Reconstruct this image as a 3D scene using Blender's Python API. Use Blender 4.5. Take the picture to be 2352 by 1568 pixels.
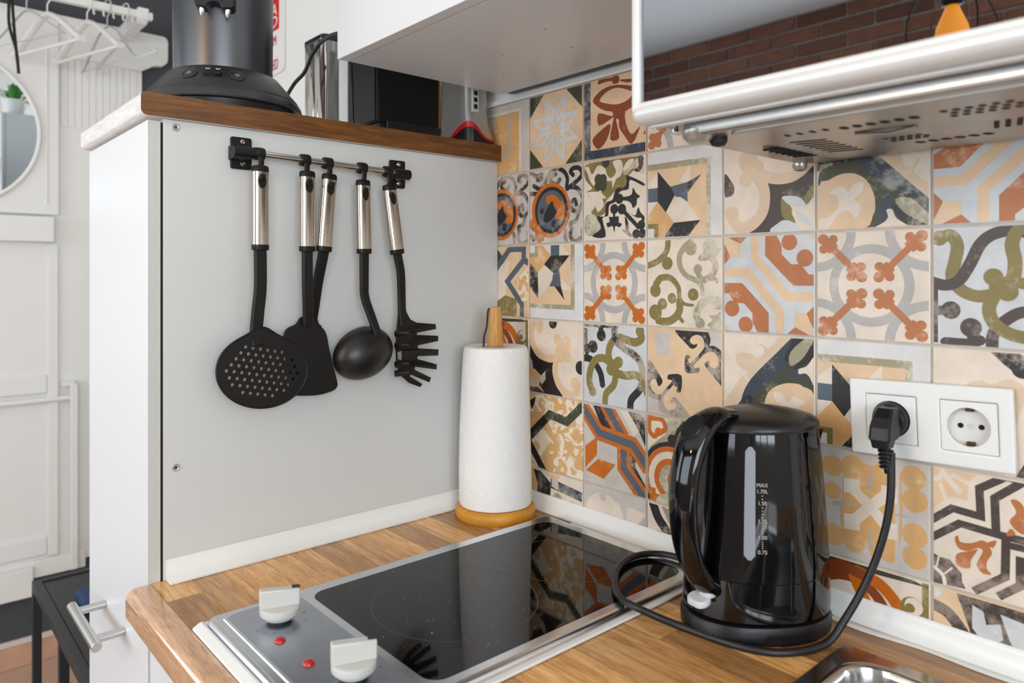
import bpy, bmesh, math, random
from mathutils import Vector, Matrix
from mathutils.geometry import tessellate_polygon

random.seed(7)
for o in list(bpy.data.objects):
    bpy.data.objects.remove(o, do_unlink=True)
scene = bpy.context.scene
COL = scene.collection
R = math.radians
PI = math.pi

# ------------------------------------------------------------------ camera
cam = bpy.data.cameras.new('camera')
cam.sensor_width = 36.0
cam.lens = 1672.2 / 2352 * 36.0
cam.shift_y = -(784 - 629.7) / 2352
cam.clip_start = 0.02
cam.dof.use_dof = True
cam.dof.focus_distance = 1.02
cam.dof.aperture_fstop = 5.0
cam_ob = bpy.data.objects.new('camera', cam)
cam_ob.location = (1.00787, -0.85174, 1.29719)
cam_ob.rotation_euler = (R(90), 0, 0.850646)
COL.objects.link(cam_ob)
scene.camera = cam_ob

# ------------------------------------------------------------------ world, light, exposure
world = bpy.data.worlds.new('world')
scene.world = world
world.use_nodes = True
bg = world.node_tree.nodes['Background']
bg.inputs[0].default_value = (0.75, 0.86, 1.0, 1)
bg.inputs[1].default_value = 1.2


def area_light(name, loc, rot, sx, sy, watts, col):
    l = bpy.data.lights.new(name, 'AREA')
    l.shape = 'RECTANGLE'
    l.size, l.size_y = sx, sy
    l.energy = watts
    l.color = col
    o = bpy.data.objects.new(name, l)
    o.location = loc
    o.rotation_euler = rot
    COL.objects.link(o)
    return o


# daylight standing in the two windows of the room
area_light('daylight_front', (-0.10, -3.03, 1.50), (R(90), 0, 0), 2.30, 1.22, 44, (0.83, 0.92, 1.0))
area_light('daylight_side', (2.83, -1.75, 1.55), (R(90), 0, R(90)), 1.70, 1.25, 66, (0.85, 0.93, 1.0))

area_light('daylight_hall', (-1.955, -2.23, 1.50), (R(90), 0, R(-90)), 1.10, 1.28, 19, (0.82, 0.92, 1.0))

scene.view_settings.view_transform = 'Standard'
scene.view_settings.look = 'None'
scene.view_settings.gamma = 1.0
scene.view_settings.use_curve_mapping = False
scene.view_settings.exposure = -0.10
try:
    scene.cycles.use_denoising = True
    scene.cycles.max_bounces = 7
    scene.cycles.diffuse_bounces = 4
    scene.cycles.adaptive_threshold = 0.025
    scene.cycles.sample_clamp_indirect = 6.0
except Exception:
    pass

# ------------------------------------------------------------------ materials


def lin(c):
    if isinstance(c, str):
        c = tuple(int(c[i:i + 2], 16) / 255 for i in (1, 3, 5))
    f = lambda v: v / 12.92 if v <= 0.04045 else ((v + 0.055) / 1.055) ** 2.4
    return (f(c[0]), f(c[1]), f(c[2]), 1.0)


MATS = {}


class NT:
    def __init__(s, name):
        s.m = bpy.data.materials.new(name)
        s.m.use_nodes = True
        s.t = s.m.node_tree
        s.b = s.t.nodes['Principled BSDF']

    def n(s, kind, **kw):
        x = s.t.nodes.new(kind)
        for k, v in kw.items():
            setattr(x, k, v)
        return x

    def l(s, a, b):
        s.t.links.new(a, b)

    def coords(s, scale=(1, 1, 1), rand=True, rot=(0, 0, 0)):
        tc = s.n('ShaderNodeTexCoord')
        mp = s.n('ShaderNodeMapping')
        mp.inputs['Scale'].default_value = scale
        mp.inputs['Rotation'].default_value = rot
        s.l(tc.outputs['Object'], mp.inputs['Vector'])
        if rand:
            oi = s.n('ShaderNodeObjectInfo')
            mu = s.n('ShaderNodeMath', operation='MULTIPLY')
            mu.inputs[1].default_value = 37.0
            s.l(oi.outputs['Random'], mu.inputs[0])
            cx = s.n('ShaderNodeCombineXYZ')
            s.l(mu.outputs[0], cx.inputs[0])
            s.l(mu.outputs[0], cx.inputs[1])
            s.l(cx.outputs[0], mp.inputs['Location'])
        return mp.outputs['Vector']

    def noise(s, vec, scale, detail=4, rough=0.55, dist=0.0):
        x = s.n('ShaderNodeTexNoise')
        x.inputs['Scale'].default_value = scale
        x.inputs['Detail'].default_value = detail
        x.inputs['Roughness'].default_value = rough
        x.inputs['Distortion'].default_value = dist
        s.l(vec, x.inputs['Vector'])
        return x.outputs['Fac']

    def ramp(s, fac, stops):
        r = s.n('ShaderNodeValToRGB')
        e = r.color_ramp.elements
        while len(e) < len(stops):
            e.new(0.5)
        for i, (p, c) in enumerate(stops):
            e[i].position = p
            e[i].color = lin(c) if isinstance(c, str) else c
        s.l(fac, r.inputs[0])
        return r.outputs[0]

    def mix(s, fac, a, b, mode='MIX'):
        m = s.n('ShaderNodeMix', data_type='RGBA', blend_type=mode)
        if isinstance(fac, float):
            m.inputs[0].default_value = fac
        else:
            s.l(fac, m.inputs[0])
        for i, v in ((6, a), (7, b)):
            if isinstance(v, (str, tuple)):
                m.inputs[i].default_value = lin(v) if isinstance(v, str) else v
            else:
                s.l(v, m.inputs[i])
        return m.outputs[2]

    def bump(s, h, strength, dist=0.001):
        b = s.n('ShaderNodeBump')
        b.inputs['Strength'].default_value = strength
        b.inputs['Distance'].default_value = dist
        s.l(h, b.inputs['Height'])
        s.l(b.outputs[0], s.b.inputs['Normal'])


def mat(name, col, rough=0.5, metal=0.0, spec=0.5, coat=0.0, var=None, bump=None, emit=0.0, trans=0.0, scale=(1, 1, 1), ior=None):
    if name in MATS:
        return MATS[name]
    t = NT(name)
    b = t.b
    b.inputs['Base Color'].default_value = lin(col)
    b.inputs['Roughness'].default_value = rough
    b.inputs['Metallic'].default_value = metal
    b.inputs['Specular IOR Level'].default_value = spec
    b.inputs['Coat Weight'].default_value = coat
    b.inputs['Coat Roughness'].default_value = 0.05
    if ior:
        b.inputs['IOR'].default_value = ior
    if trans:
        b.inputs['Transmission Weight'].default_value = trans
    if emit:
        b.inputs['Emission Color'].default_value = lin(col)
        b.inputs['Emission Strength'].default_value = emit
    if var or bump:
        v = t.coords(scale, rand=False)
        if var:
            sc, amt = var
            f = t.noise(v, sc, 5, 0.6)
            c = lin(col)
            lo = tuple(x * (1 - amt) for x in c[:3]) + (1,)
            hi = tuple(min(1, x * (1 + amt)) for x in c[:3]) + (1,)
            t.l(t.ramp(f, [(0.3, lo), (0.7, hi)]), b.inputs['Base Color'])
        if bump:
            sc, st, di = bump
            t.bump(t.noise(v, sc, 4, 0.6), st, di)
    MATS[name] = t.m
    return t.m


def wood(name, cols, axis='x', rough=0.35, grain=26.0, coat=0.15, objrand=True, hue=0.0):
    """long grain along an axis; object random picks the tone of each piece"""
    t = NT(name)
    k = {'x': (1.0, 10, 10), 'y': (10, 1.0, 10), 'z': (10, 10, 1.0)}[axis]
    v = t.coords(k, rand=objrand)
    f1 = t.noise(v, grain * 0.22, 3, 0.55, 0.6)
    f2 = t.noise(v, grain, 6, 0.7, 0.3)
    base = t.ramp(f1, [(0.25, cols[0]), (0.5, cols[1]), (0.75, cols[2])])
    c = t.mix(0.5, base, t.ramp(f2, [(0.36, (0.36, 0.30, 0.26, 1)), (0.54, (1, 1, 1, 1))]), 'MULTIPLY')
    if objrand:
        oi = t.n('ShaderNodeObjectInfo')
        tone = t.ramp(oi.outputs['Random'], [(0.0, (0.60, 0.53, 0.48, 1)), (0.3, (0.88, 0.83, 0.77, 1)), (0.65, (1.1, 1.04, 0.95, 1)), (1.0, (1.38, 1.34, 1.22, 1))])
        c = t.mix(1.0, c, tone, 'MULTIPLY')
    t.l(c, t.b.inputs['Base Color'])
    t.b.inputs['Roughness'].default_value = rough
    t.b.inputs['Coat Weight'].default_value = coat
    t.b.inputs['Coat Roughness'].default_value = 0.10
    t.bump(f2, 0.08, 0.0006)
    MATS[name] = t.m
    return t.m


def brushed(name, col, rough=0.28, axis='x', amt=0.12):
    t = NT(name)
    k = {'x': (1, 60, 60), 'y': (60, 1, 60), 'z': (60, 60, 1)}[axis]
    v = t.coords(k, rand=False)
    f = t.noise(v, 9, 5, 0.7)
    t.b.inputs['Base Color'].default_value = lin(col)
    t.b.inputs['Metallic'].default_value = 1.0
    m = t.n('ShaderNodeMapRange')
    m.inputs['To Min'].default_value = max(0.02, rough - amt)
    m.inputs['To Max'].default_value = rough + amt
    t.l(f, m.inputs['Value'])
    t.l(m.outputs[0], t.b.inputs['Roughness'])
    t.bump(f, 0.05, 0.0003)
    MATS[name] = t.m
    return t.m


def print_mat(name, col, wear=0.35, worn='#E6D9CA', grit=1.0):
    """printed glaze of a patchwork tile: flat colour rubbed through in irregular patches"""
    t = NT(name)
    v = t.coords((1, 1, 1))
    big = t.noise(v, 16, 3, 0.6)
    fine = t.noise(v, 130, 5, 0.8)
    a = t.n('ShaderNodeMath', operation='MULTIPLY_ADD')
    a.inputs[1].default_value = 0.62
    t.l(big, a.inputs[0])
    b2 = t.n('ShaderNodeMath', operation='MULTIPLY')
    b2.inputs[1].default_value = 0.38
    t.l(fine, b2.inputs[0])
    t.l(b2.outputs[0], a.inputs[2])
    w = t.n('ShaderNodeMapRange')
    lo = 0.665 - 0.27 * wear
    w.inputs['From Min'].default_value = lo
    w.inputs['From Max'].default_value = lo + 0.085
    w.inputs['To Max'].default_value = 0.85
    t.l(a.outputs[0], w.inputs['Value'])
    cl = lin(col)
    soft = t.ramp(t.noise(v, 30, 4, 0.6), [(0.3, tuple(x * 0.90 for x in cl[:3]) + (1,)), (0.7, tuple(min(1, x * 1.08) for x in cl[:3]) + (1,))])
    t.l(t.mix(w.outputs[0], soft, worn), t.b.inputs['Base Color'])
    t.b.inputs['Roughness'].default_value = 0.42
    t.b.inputs['Specular IOR Level'].default_value = 0.45
    MATS[name] = t.m
    return t.m


# shared materials
m_wall = mat('white_wall_paint', '#E9E8E4', 0.7, bump=(60, 0.05, 0.002))
m_dark = mat('charcoal_wall_paint', '#47494D', 0.8, bump=(60, 0.05, 0.002))
m_ceil = mat('ceiling_paint', '#ECEBE7', 0.85)
m_grout = mat('beige_grout', '#C9BFB4', 0.85, var=(40, 0.12))
m_panel = mat('white_melamine', '#D3D4D2', 0.42, bump=(220, 0.04, 0.0004))
m_door = mat('white_cabinet_front', '#DCDEE0', 0.38, bump=(180, 0.03, 0.0004))
m_white_gloss = mat('white_plastic', '#EDEDEA', 0.28)
m_black = mat('black_plastic', '#121114', 0.38, spec=0.4)
m_black_soft = mat('black_nylon', '#110F0E', 0.46, spec=0.35, bump=(300, 0.06, 0.0003))
m_black_gloss = mat('black_gloss_plastic', '#060608', 0.05, spec=0.55)
m_rubber = mat('black_rubber', '#141414', 0.6)
m_cord = mat('black_cord', '#19181A', 0.42)
m_void = mat('dark_gap', '#0B0A0A', 0.9)
m_steel = brushed('polished_steel', '#C9C6C0', 0.22, 'z', 0.08)
m_hobsteel = mat('hob_steel', '#DADDE2', 0.21, metal=1.0, var=(9, 0.06), bump=(14, 0.03, 0.0008))
m_alu = mat('satin_nickel', '#C9C8C4', 0.3, metal=1.0)
m_chrome = mat('chrome', '#D9DADB', 0.07, metal=1.0)

# ------------------------------------------------------------------ geometry helper


class G:
    def __init__(s):
        s.v, s.f, s.m, s.s = [], [], [], []

    def add(s, verts, faces, mi=0, smooth=False):
        o = len(s.v)
        s.v += [tuple(p) for p in verts]
        for f in faces:
            s.f.append([i + o for i in f])
            s.m.append(mi)
            s.s.append(smooth)
        return s

    def box(s, x0, x1, y0, y1, z0, z1, mi=0):
        v = [(x0, y0, z0), (x1, y0, z0), (x1, y1, z0), (x0, y1, z0), (x0, y0, z1), (x1, y0, z1), (x1, y1, z1), (x0, y1, z1)]
        return s.add(v, [(0, 3, 2, 1), (4, 5, 6, 7), (0, 1, 5, 4), (1, 2, 6, 5), (2, 3, 7, 6), (3, 0, 4, 7)], mi)

    def rings(s, rings, mi=0, smooth=True, cap0=True, cap1=True, closed=False):
        n = len(rings[0])
        v = [p for r in rings for p in r]
        f = []
        m = len(rings)
        for i in range(m if closed else m - 1):
            a, b = i * n, ((i + 1) % m) * n
            for j in range(n):
                k = (j + 1) % n
                f.append((a + j, a + k, b + k, b + j))
        s.add(v, f, mi, smooth)
        if not closed:
            o = len(s.v) - n * m
            if cap0:
                s.f.append([o + j for j in reversed(range(n))]); s.m.append(mi); s.s.append(False)
            if cap1:
                s.f.append([o + (m - 1) * n + j for j in range(n)]); s.m.append(mi); s.s.append(False)
        return s

    def lathe(s, prof, c=(0, 0, 0), seg=40, mi=0, smooth=True, cap0=True, cap1=True):
        rr = [[(c[0] + r * math.cos(2 * PI * j / seg), c[1] + r * math.sin(2 * PI * j / seg), c[2] + z) for j in range(seg)] for r, z in prof]
        return s.rings(rr, mi, smooth, cap0, cap1)

    def tube(s, pts, r, seg=10, mi=0, closed=False, rr=None, flat=None, up=None):
        """sweep; rr = radius for every point; flat=(a,b) elliptical section along up x tangent"""
        P = [Vector(p) for p in pts]
        n = len(P)
        T = []
        for i in range(n):
            a = P[(i - 1) % n] if (closed or i > 0) else P[i]
            b = P[(i + 1) % n] if (closed or i < n - 1) else P[i]
            T.append((b - a).normalized())
        u = Vector(up) if up else (Vector((0, 0, 1)) if abs(T[0].z) < 0.9 else Vector((1, 0, 0)))
        R_ = []
        for i in range(n):
            if up:
                u = Vector(up)
            u = (u - T[i] * u.dot(T[i])).normalized()
            w = T[i].cross(u)
            q = rr[i] if rr else r
            a, b = (flat[0] * (q if rr else 1), flat[1] * (q if rr else 1)) if flat else (q, q)
            R_.append([P[i] + u * (a * math.cos(2 * PI * j / seg)) + w * (b * math.sin(2 * PI * j / seg)) for j in range(seg)])
        return s.rings(R_, mi, True, closed=closed)

    def cyl(s, p0, p1, r, seg=24, mi=0, r1=None):
        return s.tube([p0, p1], r, seg, mi, rr=[r, r if r1 is None else r1])

    def prism(s, poly, fn, d0, d1, mi=0, smooth=False):
        n = len(poly)
        v = [fn(p[0], p[1], d0) for p in poly] + [fn(p[0], p[1], d1) for p in poly]
        f = [(i, (i + 1) % n, n + (i + 1) % n, n + i) for i in range(n)]
        s.add(v, f, mi, smooth)
        o = len(s.v) - 2 * n
        s.f.append([o + i for i in reversed(range(n))]); s.m.append(mi); s.s.append(False)
        s.f.append([o + n + i for i in range(n)]); s.m.append(mi); s.s.append(False)
        return s

    def flat(s, loops, fn, depth, mi=0, bevel=0.0):
        """plate from 2-D loops (first outer, others holes), thickness depth along fn's third axis"""
        cu = bpy.data.curves.new('tmp', 'CURVE')
        cu.dimensions = '2D'
        cu.fill_mode = 'BOTH'
        cu.extrude = max(1e-5, depth / 2 - bevel)
        if bevel:
            cu.bevel_depth = bevel
            cu.bevel_resolution = 2
            cu.offset = -bevel
        for lp in loops:
            sp = cu.splines.new('POLY')
            sp.points.add(len(lp) - 1)
            for p, q in zip(sp.points, lp):
                p.co = (q[0], q[1], 0, 1)
            sp.use_cyclic_u = True
        ob = bpy.data.objects.new('tmp', cu)
        COL.objects.link(ob)
        dg = bpy.context.evaluated_depsgraph_get()
        me = bpy.data.meshes.new_from_object(ob.evaluated_get(dg))
        s.add([fn(p.co.x, p.co.y, p.co.z) for p in me.vertices], [list(f.vertices) for f in me.polygons], mi)
        bpy.data.objects.remove(ob)
        bpy.data.curves.remove(cu)
        bpy.data.meshes.remove(me)
        return s

    def text(s, body, size, fn, mi=0, align='CENTER', extrude=0.0, xscale=1.0):
        cu = bpy.data.curves.new('tmp', 'FONT')
        cu.body = body
        cu.size = size
        cu.align_x = align
        cu.align_y = 'CENTER'
        cu.extrude = extrude
        ob = bpy.data.objects.new('tmp', cu)
        COL.objects.link(ob)
        dg = bpy.context.evaluated_depsgraph_get()
        me = bpy.data.meshes.new_from_object(ob.evaluated_get(dg))
        s.add([fn(p.co.x * xscale, p.co.y, p.co.z) for p in me.vertices], [list(f.vertices) for f in me.polygons], mi)
        bpy.data.objects.remove(ob)
        bpy.data.curves.remove(cu)
        bpy.data.meshes.remove(me)
        return s

    def obj(s, name, mats, parent=None, bevel=0.0, bseg=2, sub=0, smooth=None, label=None):
        me = bpy.data.meshes.new(name)
        me.from_pydata([tuple(p) for p in s.v], [], s.f)
        if not isinstance(mats, (list, tuple)):
            mats = [mats]
        for m in mats:
            me.materials.append(m)
        for i, p in enumerate(me.polygons):
            p.material_index = s.m[i]
            p.use_smooth = s.s[i] if smooth is None else smooth
        me.validate()
        bm = bmesh.new()
        bm.from_mesh(me)
        bmesh.ops.recalc_face_normals(bm, faces=bm.faces)
        bm.to_mesh(me)
        bm.free()
        if any(s.s) or smooth:
            me.set_sharp_from_angle(angle=R(38))
        o = bpy.data.objects.new(name, me)
        COL.objects.link(o)
        if parent:
            o.parent = parent
            if parent.type == 'EMPTY' and not parent.get('_local'):
                o.location = -Vector(parent.location)
        if bevel:
            b = o.modifiers.new('bevel', 'BEVEL')
            b.width = bevel
            b.segments = bseg
            b.limit_method = 'ANGLE'
            b.angle_limit = R(40)
        if sub:
            b = o.modifiers.new('sub', 'SUBSURF')
            b.levels = b.render_levels = sub
        if label:
            o['label'] = label
        return o


def tag(o, label, cat, group=None):
    o['label'] = label
    o['category'] = cat
    if group:
        o['group'] = group
    return o


def thing(name, label, cat, loc=(0, 0, 0), group=None, local=False, rot=None):
    o = bpy.data.objects.new(name, None)
    o.empty_display_size = 0.02
    o.location = loc
    if rot:
        o.rotation_euler = rot
    COL.objects.link(o)
    if local:
        o['_local'] = 1
    return tag(o, label, cat, group)


def struct(o):
    o['kind'] = 'structure'
    return o


def rrect(x0, x1, y0, y1, r, n=6):
    out = []
    for cx, cy, a0 in ((x1 - r, y1 - r, 0), (x0 + r, y1 - r, 90), (x0 + r, y0 + r, 180), (x1 - r, y0 + r, 270)):
        for i in range(n + 1):
            a = R(a0 + 90 * i / n)
            out.append((cx + r * math.cos(a), cy + r * math.sin(a)))
    return out


def circle(cx, cy, r, n=24, ry=None):
    return [(cx + r * math.cos(2 * PI * i / n), cy + (ry or r) * math.sin(2 * PI * i / n)) for i in range(n)]


def smooth_path(pts, n=6, closed=False):
    """Catmull-Rom"""
    P = [Vector(p) for p in pts]
    out = []
    m = len(P)
    rng = range(m) if closed else range(m - 1)
    for i in rng:
        p0 = P[(i - 1) % m] if (closed or i > 0) else P[i] * 2 - P[i + 1]
        p1, p2 = P[i], P[(i + 1) % m]
        p3 = P[(i + 2) % m] if (closed or i < m - 2) else p2 * 2 - p1
        for k in range(n):
            t = k / n
            out.append(0.5 * ((2 * p1) + (p2 - p0) * t + (2 * p0 - 5 * p1 + 4 * p2 - p3) * t * t + (3 * p1 - p0 - 3 * p2 + p3) * t ** 3))
    if not closed:
        out.append(P[-1])
    return out


XY = lambda z: (lambda a, b, c: (a, b, z + c))
YZ = lambda x: (lambda a, b, c: (x + c, a, b))
XZ = lambda y: (lambda a, b, c: (a, y - c, b))

# ------------------------------------------------------------------ the room
XL, XR, YF, ZC = -1.882, 2.75, -3.0, 2.52
WT = 0.900            # worktop height
g = G().box(XL - 0.1, XR + 0.1, YF - 0.1, 0.12, -0.1, -0.008)
floor = struct(g.obj('floor', mat('floor_screed', '#8B7466', 0.9)))
g = G().box(XL - 0.1, XR + 0.1, YF - 0.1, 0.12, ZC, ZC + 0.1)
struct(g.obj('ceiling', m_ceil))
g = G().box(XL, XR + 0.1, 0.0015, 0.12, 0, ZC)
wall_back = struct(g.obj('wall_back', m_wall))
W3 = (-2.78, -1.68, 0.85, 2.15)
g = G()
g.box(XL - 0.1, XL, YF - 0.1, W3[0], 0, ZC).box(XL - 0.1, XL, W3[1], 0.12, 0, ZC)
g.box(XL - 0.1, XL, W3[0], W3[1], 0, W3[2]).box(XL - 0.1, XL, W3[0], W3[1], W3[3], ZC)
struct(g.obj('wall_left', m_dark))
# right wall with a window opening
W2 = (-2.6, -0.9, 0.92, 2.18)
g = G()
g.box(XR, XR + 0.1, YF, W2[0], 0, ZC).box(XR, XR + 0.1, W2[1], 0.0, 0, ZC)
g.box(XR, XR + 0.1, W2[0], W2[1], 0, W2[2]).box(XR, XR + 0.1, W2[0], W2[1], W2[3], ZC)
struct(g.obj('wall_right', m_wall))
# front wall (behind the photographer) with a window opening, brick faced
W1 = (-1.25, 1.05, 0.89, 2.11)
g = G()
g.box(XL, W1[0], YF - 0.1, YF - 0.012, 0, ZC).box(W1[1], XR, YF - 0.1, YF - 0.012, 0, ZC)
g.box(W1[0], W1[1], YF - 0.1, YF - 0.012, 0, W1[2]).box(W1[0], W1[1], YF - 0.1, YF - 0.012, W1[3], ZC)
m_mortar = mat('mortar', '#A29C96', 0.9, var=(30, 0.2))
wall_front = struct(g.obj('wall_front', m_mortar))
t = NT('red_brown_brick')
v = t.coords((1, 1, 1))
oi = t.n('ShaderNodeObjectInfo')
base = t.ramp(oi.outputs['Random'], [(0, '#6E4A3C'), (0.4, '#8C5E4A'), (0.75, '#9A6A54'), (1, '#7C5444')])
t.l(t.mix(0.6, base, t.ramp(t.noise(v, 30, 6, 0.7), [(0.3, (0.4, 0.4, 0.4, 1)), (0.65, (1, 1, 1, 1))]), 'MULTIPLY'), t.b.inputs['Base Color'])
t.b.inputs['Roughness'].default_value = 0.85
t.bump(t.noise(v, 45, 5, 0.7), 0.6, 0.004)
m_brick = t.m
BW, BH = 0.24, 0.068
src = None
row = 0
z = 0.005
while z + BH * 0.4 < ZC:
    x = XL + (BW / 2 if row % 2 else 0) - BW
    while x < XR:
        x0, x1 = max(x, XL), min(x + BW - 0.012, XR)
        inwin = z + BH > W1[2] and z < W1[3] and x1 > W1[0] and x0 < W1[1]
        if z > 1.95 and x1 - x0 > 0.05 and not inwin:
            zt = min(z + BH - 0.012, ZC)
            full = abs((x1 - x0) - (BW - 0.012)) < 1e-4 and abs(zt - z - (BH - 0.012)) < 1e-4
            if full and src:
                b = src.copy()
                COL.objects.link(b)
            else:
                gg = G()
                w, h = (x1 - x0) / 2, (zt - z) / 2
                d, e = 0.012, 0.005
                gg.rings([[(-w, 0, -h), (w, 0, -h), (w, 0, h), (-w, 0, h)], [(-w, d - e, -h), (w, d - e, -h), (w, d - e, h), (-w, d - e, h)], [(-w + e, d, -h + e), (w - e, d, -h + e), (w - e, d, h - e), (-w + e, d, h - e)]], 0, False)
                b = gg.obj('brick', m_brick)
                if full:
                    src = b
            b.location = ((x0 + x1) / 2, YF - 0.012 + random.uniform(-0.002, 0.003), (z + zt) / 2)
            b.parent = wall_front
        x += BW
    z += BH
    row += 1
# windows: frames, bars, panes
m_frame = mat('white_window_frame', '#ECECE8', 0.4)
t = NT('window_glass')
t.t.nodes.remove(t.b)
tr = t.n('ShaderNodeBsdfTransparent')
gl = t.n('ShaderNodeBsdfGlossy')
gl.inputs['Roughness'].default_value = 0.02
mx = t.n('ShaderNodeMixShader')
mx.inputs[0].default_value = 0.06
t.l(tr.outputs[0], mx.inputs[1])
t.l(gl.outputs[0], mx.inputs[2])
t.l(mx.outputs[0], t.t.nodes['Material Output'].inputs[0])
m_pane = t.m


def window(name, a0, a1, z0, z1, fn, panes=3):
    g = G()
    w = 0.055
    loops = [[(a0, z0), (a1, z0), (a1, z1), (a0, z1)]]
    pw = (a1 - a0) / panes
    holes = []
    for i in range(panes):
        h = (a0 + pw * i + w / 2, a0 + pw * (i + 1) - w / 2, z0 + w, z1 - w)
        holes.append(h)
        loops.append([(h[0], h[2]), (h[0], h[3]), (h[1], h[3]), (h[1], h[2])])
    g.flat(loops, fn, 0.05)
    f = struct(g.obj(name, m_frame))
    for h in holes:
        G().prism([(h[0], h[2]), (h[1], h[2]), (h[1], h[3]), (h[0], h[3])], fn, -0.003, 0.003).obj('pane', m_pane, f)
    return f


window('window_1', W1[0], W1[1], W1[2], W1[3], lambda a, b, c: (a, YF - 0.07 + 0.065 + c, b))
window('window_2', W2[0], W2[1], W2[2], W2[3], lambda a, b, c: (XR + 0.03 + c, a, b))

window('window_3', W3[0], W3[1], W3[2], W3[3], lambda a, b, c: (XL - 0.03 - c, a, b), 2)

# floor tiles
t = NT('terracotta_floor_tile')
v = t.coords((1, 1, 1))
oi = t.n('ShaderNodeObjectInfo')
base = t.ramp(oi.outputs['Random'], [(0, '#C7A48E'), (0.5, '#D2B29C'), (1, '#BE9A86')])
t.l(t.mix(0.35, base, t.ramp(t.noise(v, 14, 5, 0.6), [(0.3, (0.7, 0.68, 0.66, 1)), (0.7, (1, 1, 1, 1))]), 'MULTIPLY'), t.b.inputs['Base Color'])
t.b.inputs['Roughness'].default_value = 0.45
m_ftile = t.m
FS = 0.33
src = None
for i in range(8):
    for j in range(9):
        x, y = XL + 0.01 + i * FS, -0.01 - (j + 1) * FS
        if y < YF:
            continue
        if src is None:
            src = G().box(0, FS - 0.006, 0, FS - 0.006, -0.008, 0.0).obj('floor_tile', m_ftile, bevel=0.0015, bseg=1)
            o = src
        else:
            o = src.copy()
            COL.objects.link(o)
        o.location = (x, y, 0)
        o.parent = floor
# tiled skirting along the dark wall
t = thing('baseboard_left', '', '')
del t['label'], t['category']
t.location = (XL, -1.0, 0)
t['kind'] = 'structure'
y = -0.006
m_skirt = mat('terracotta_skirting', '#C99E86', 0.45, var=(12, 0.12))
m_lip = mat('pale_skirting_lip', '#DCCFC6', 0.6)
while y > YF + 0.3:
    G().box(XL, XL + 0.011, y - 0.326, y, 0, 0.074).obj('tile', m_skirt, t, bevel=0.001, bseg=1)
    y -= FS
G().box(XL, XL + 0.013, YF + 0.02, -0.006, 0.0745, 0.092).obj('lip', m_lip, t, bevel=0.002)

# ------------------------------------------------------------------ patchwork wall tiles
TS = 0.127
GAP = 0.0024
TX0, TZ0 = 0.083439, 1.475055      # grid column 0 / row 0 lines
PAL = dict(
    cream=('#E5D6C5', .30, '#ECE2D6'), peach=('#E3C29D', .28, '#EAD6BC'), tan=('#D9AA70', .45, '#E8CBA0'), beige=('#DCC3A6', .30, '#E8DAC6'),
    white=('#DEDCDA', .30, '#EBE8E4'), pale=('#CED0D1', .35, '#E2E2E2'), lgrey=('#CBC3BB', .35, '#DAD3CA'), grey=('#B4B0AC', .45, '#D2CCC5'),
    slate=('#565F6C', .42, '#A9A8A8'), navy=('#363D49', .58, '#A8A49E'), black=('#231F1E', .68, '#BFAF9F'), ink=('#231F1E', .42, '#8F8378'),
    brown=('#473B35', .58, '#9C8C80'), olive=('#85763F', .50, '#B7AE8B'), sage=('#A39A7C', .72, '#D9D0BC'), green=('#41412C', .50, '#8F8B6A'),
    orange=('#C8680A', .46, '#E0A67C'), terra=('#B8703F', .50, '#DBAF92'), rust=('#8A4120', .40, '#C07A55'))
for k, (c, w, wc) in PAL.items():
    print_mat('tile_print_' + k, c, w, wc)
# mottled tan print
t = NT('tile_print_mottle')
v = t.coords((1, 1, 1))
f = t.noise(v, 42, 1.5, 0.4, 1.2)
t.l(t.ramp(f, [(0.40, '#D9AE74'), (0.47, '#DDB580'), (0.50, '#EEDFC8'), (0.62, '#F0E4D0'), (0.66, '#DCB37C')]), t.b.inputs['Base Color'])
t.b.inputs['Roughness'].default_value = 0.42
MATS['tile_print_mottle'] = t.m
PK = list(PAL) + ['mottle']


def clip01(poly, y0=0.0, x0=0.0, x1=1.0, y1=1.0):
    for axis, lim, keep_ge in ((0, x0, True), (0, x1, False), (1, y0, True), (1, y1, False)):
        out = []
        n = len(poly)
        if n < 3:
            return []
        for i in range(n):
            a, b = poly[i], poly[(i + 1) % n]
            ia = a[axis] >= lim if keep_ge else a[axis] <= lim
            ib = b[axis] >= lim if keep_ge else b[axis] <= lim
            if ia:
                out.append(a)
            if ia != ib:
                q = (lim - a[axis]) / (b[axis] - a[axis])
                out.append((a[0] + (b[0] - a[0]) * q, a[1] + (b[1] - a[1]) * q))
        poly = out
    return poly


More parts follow.
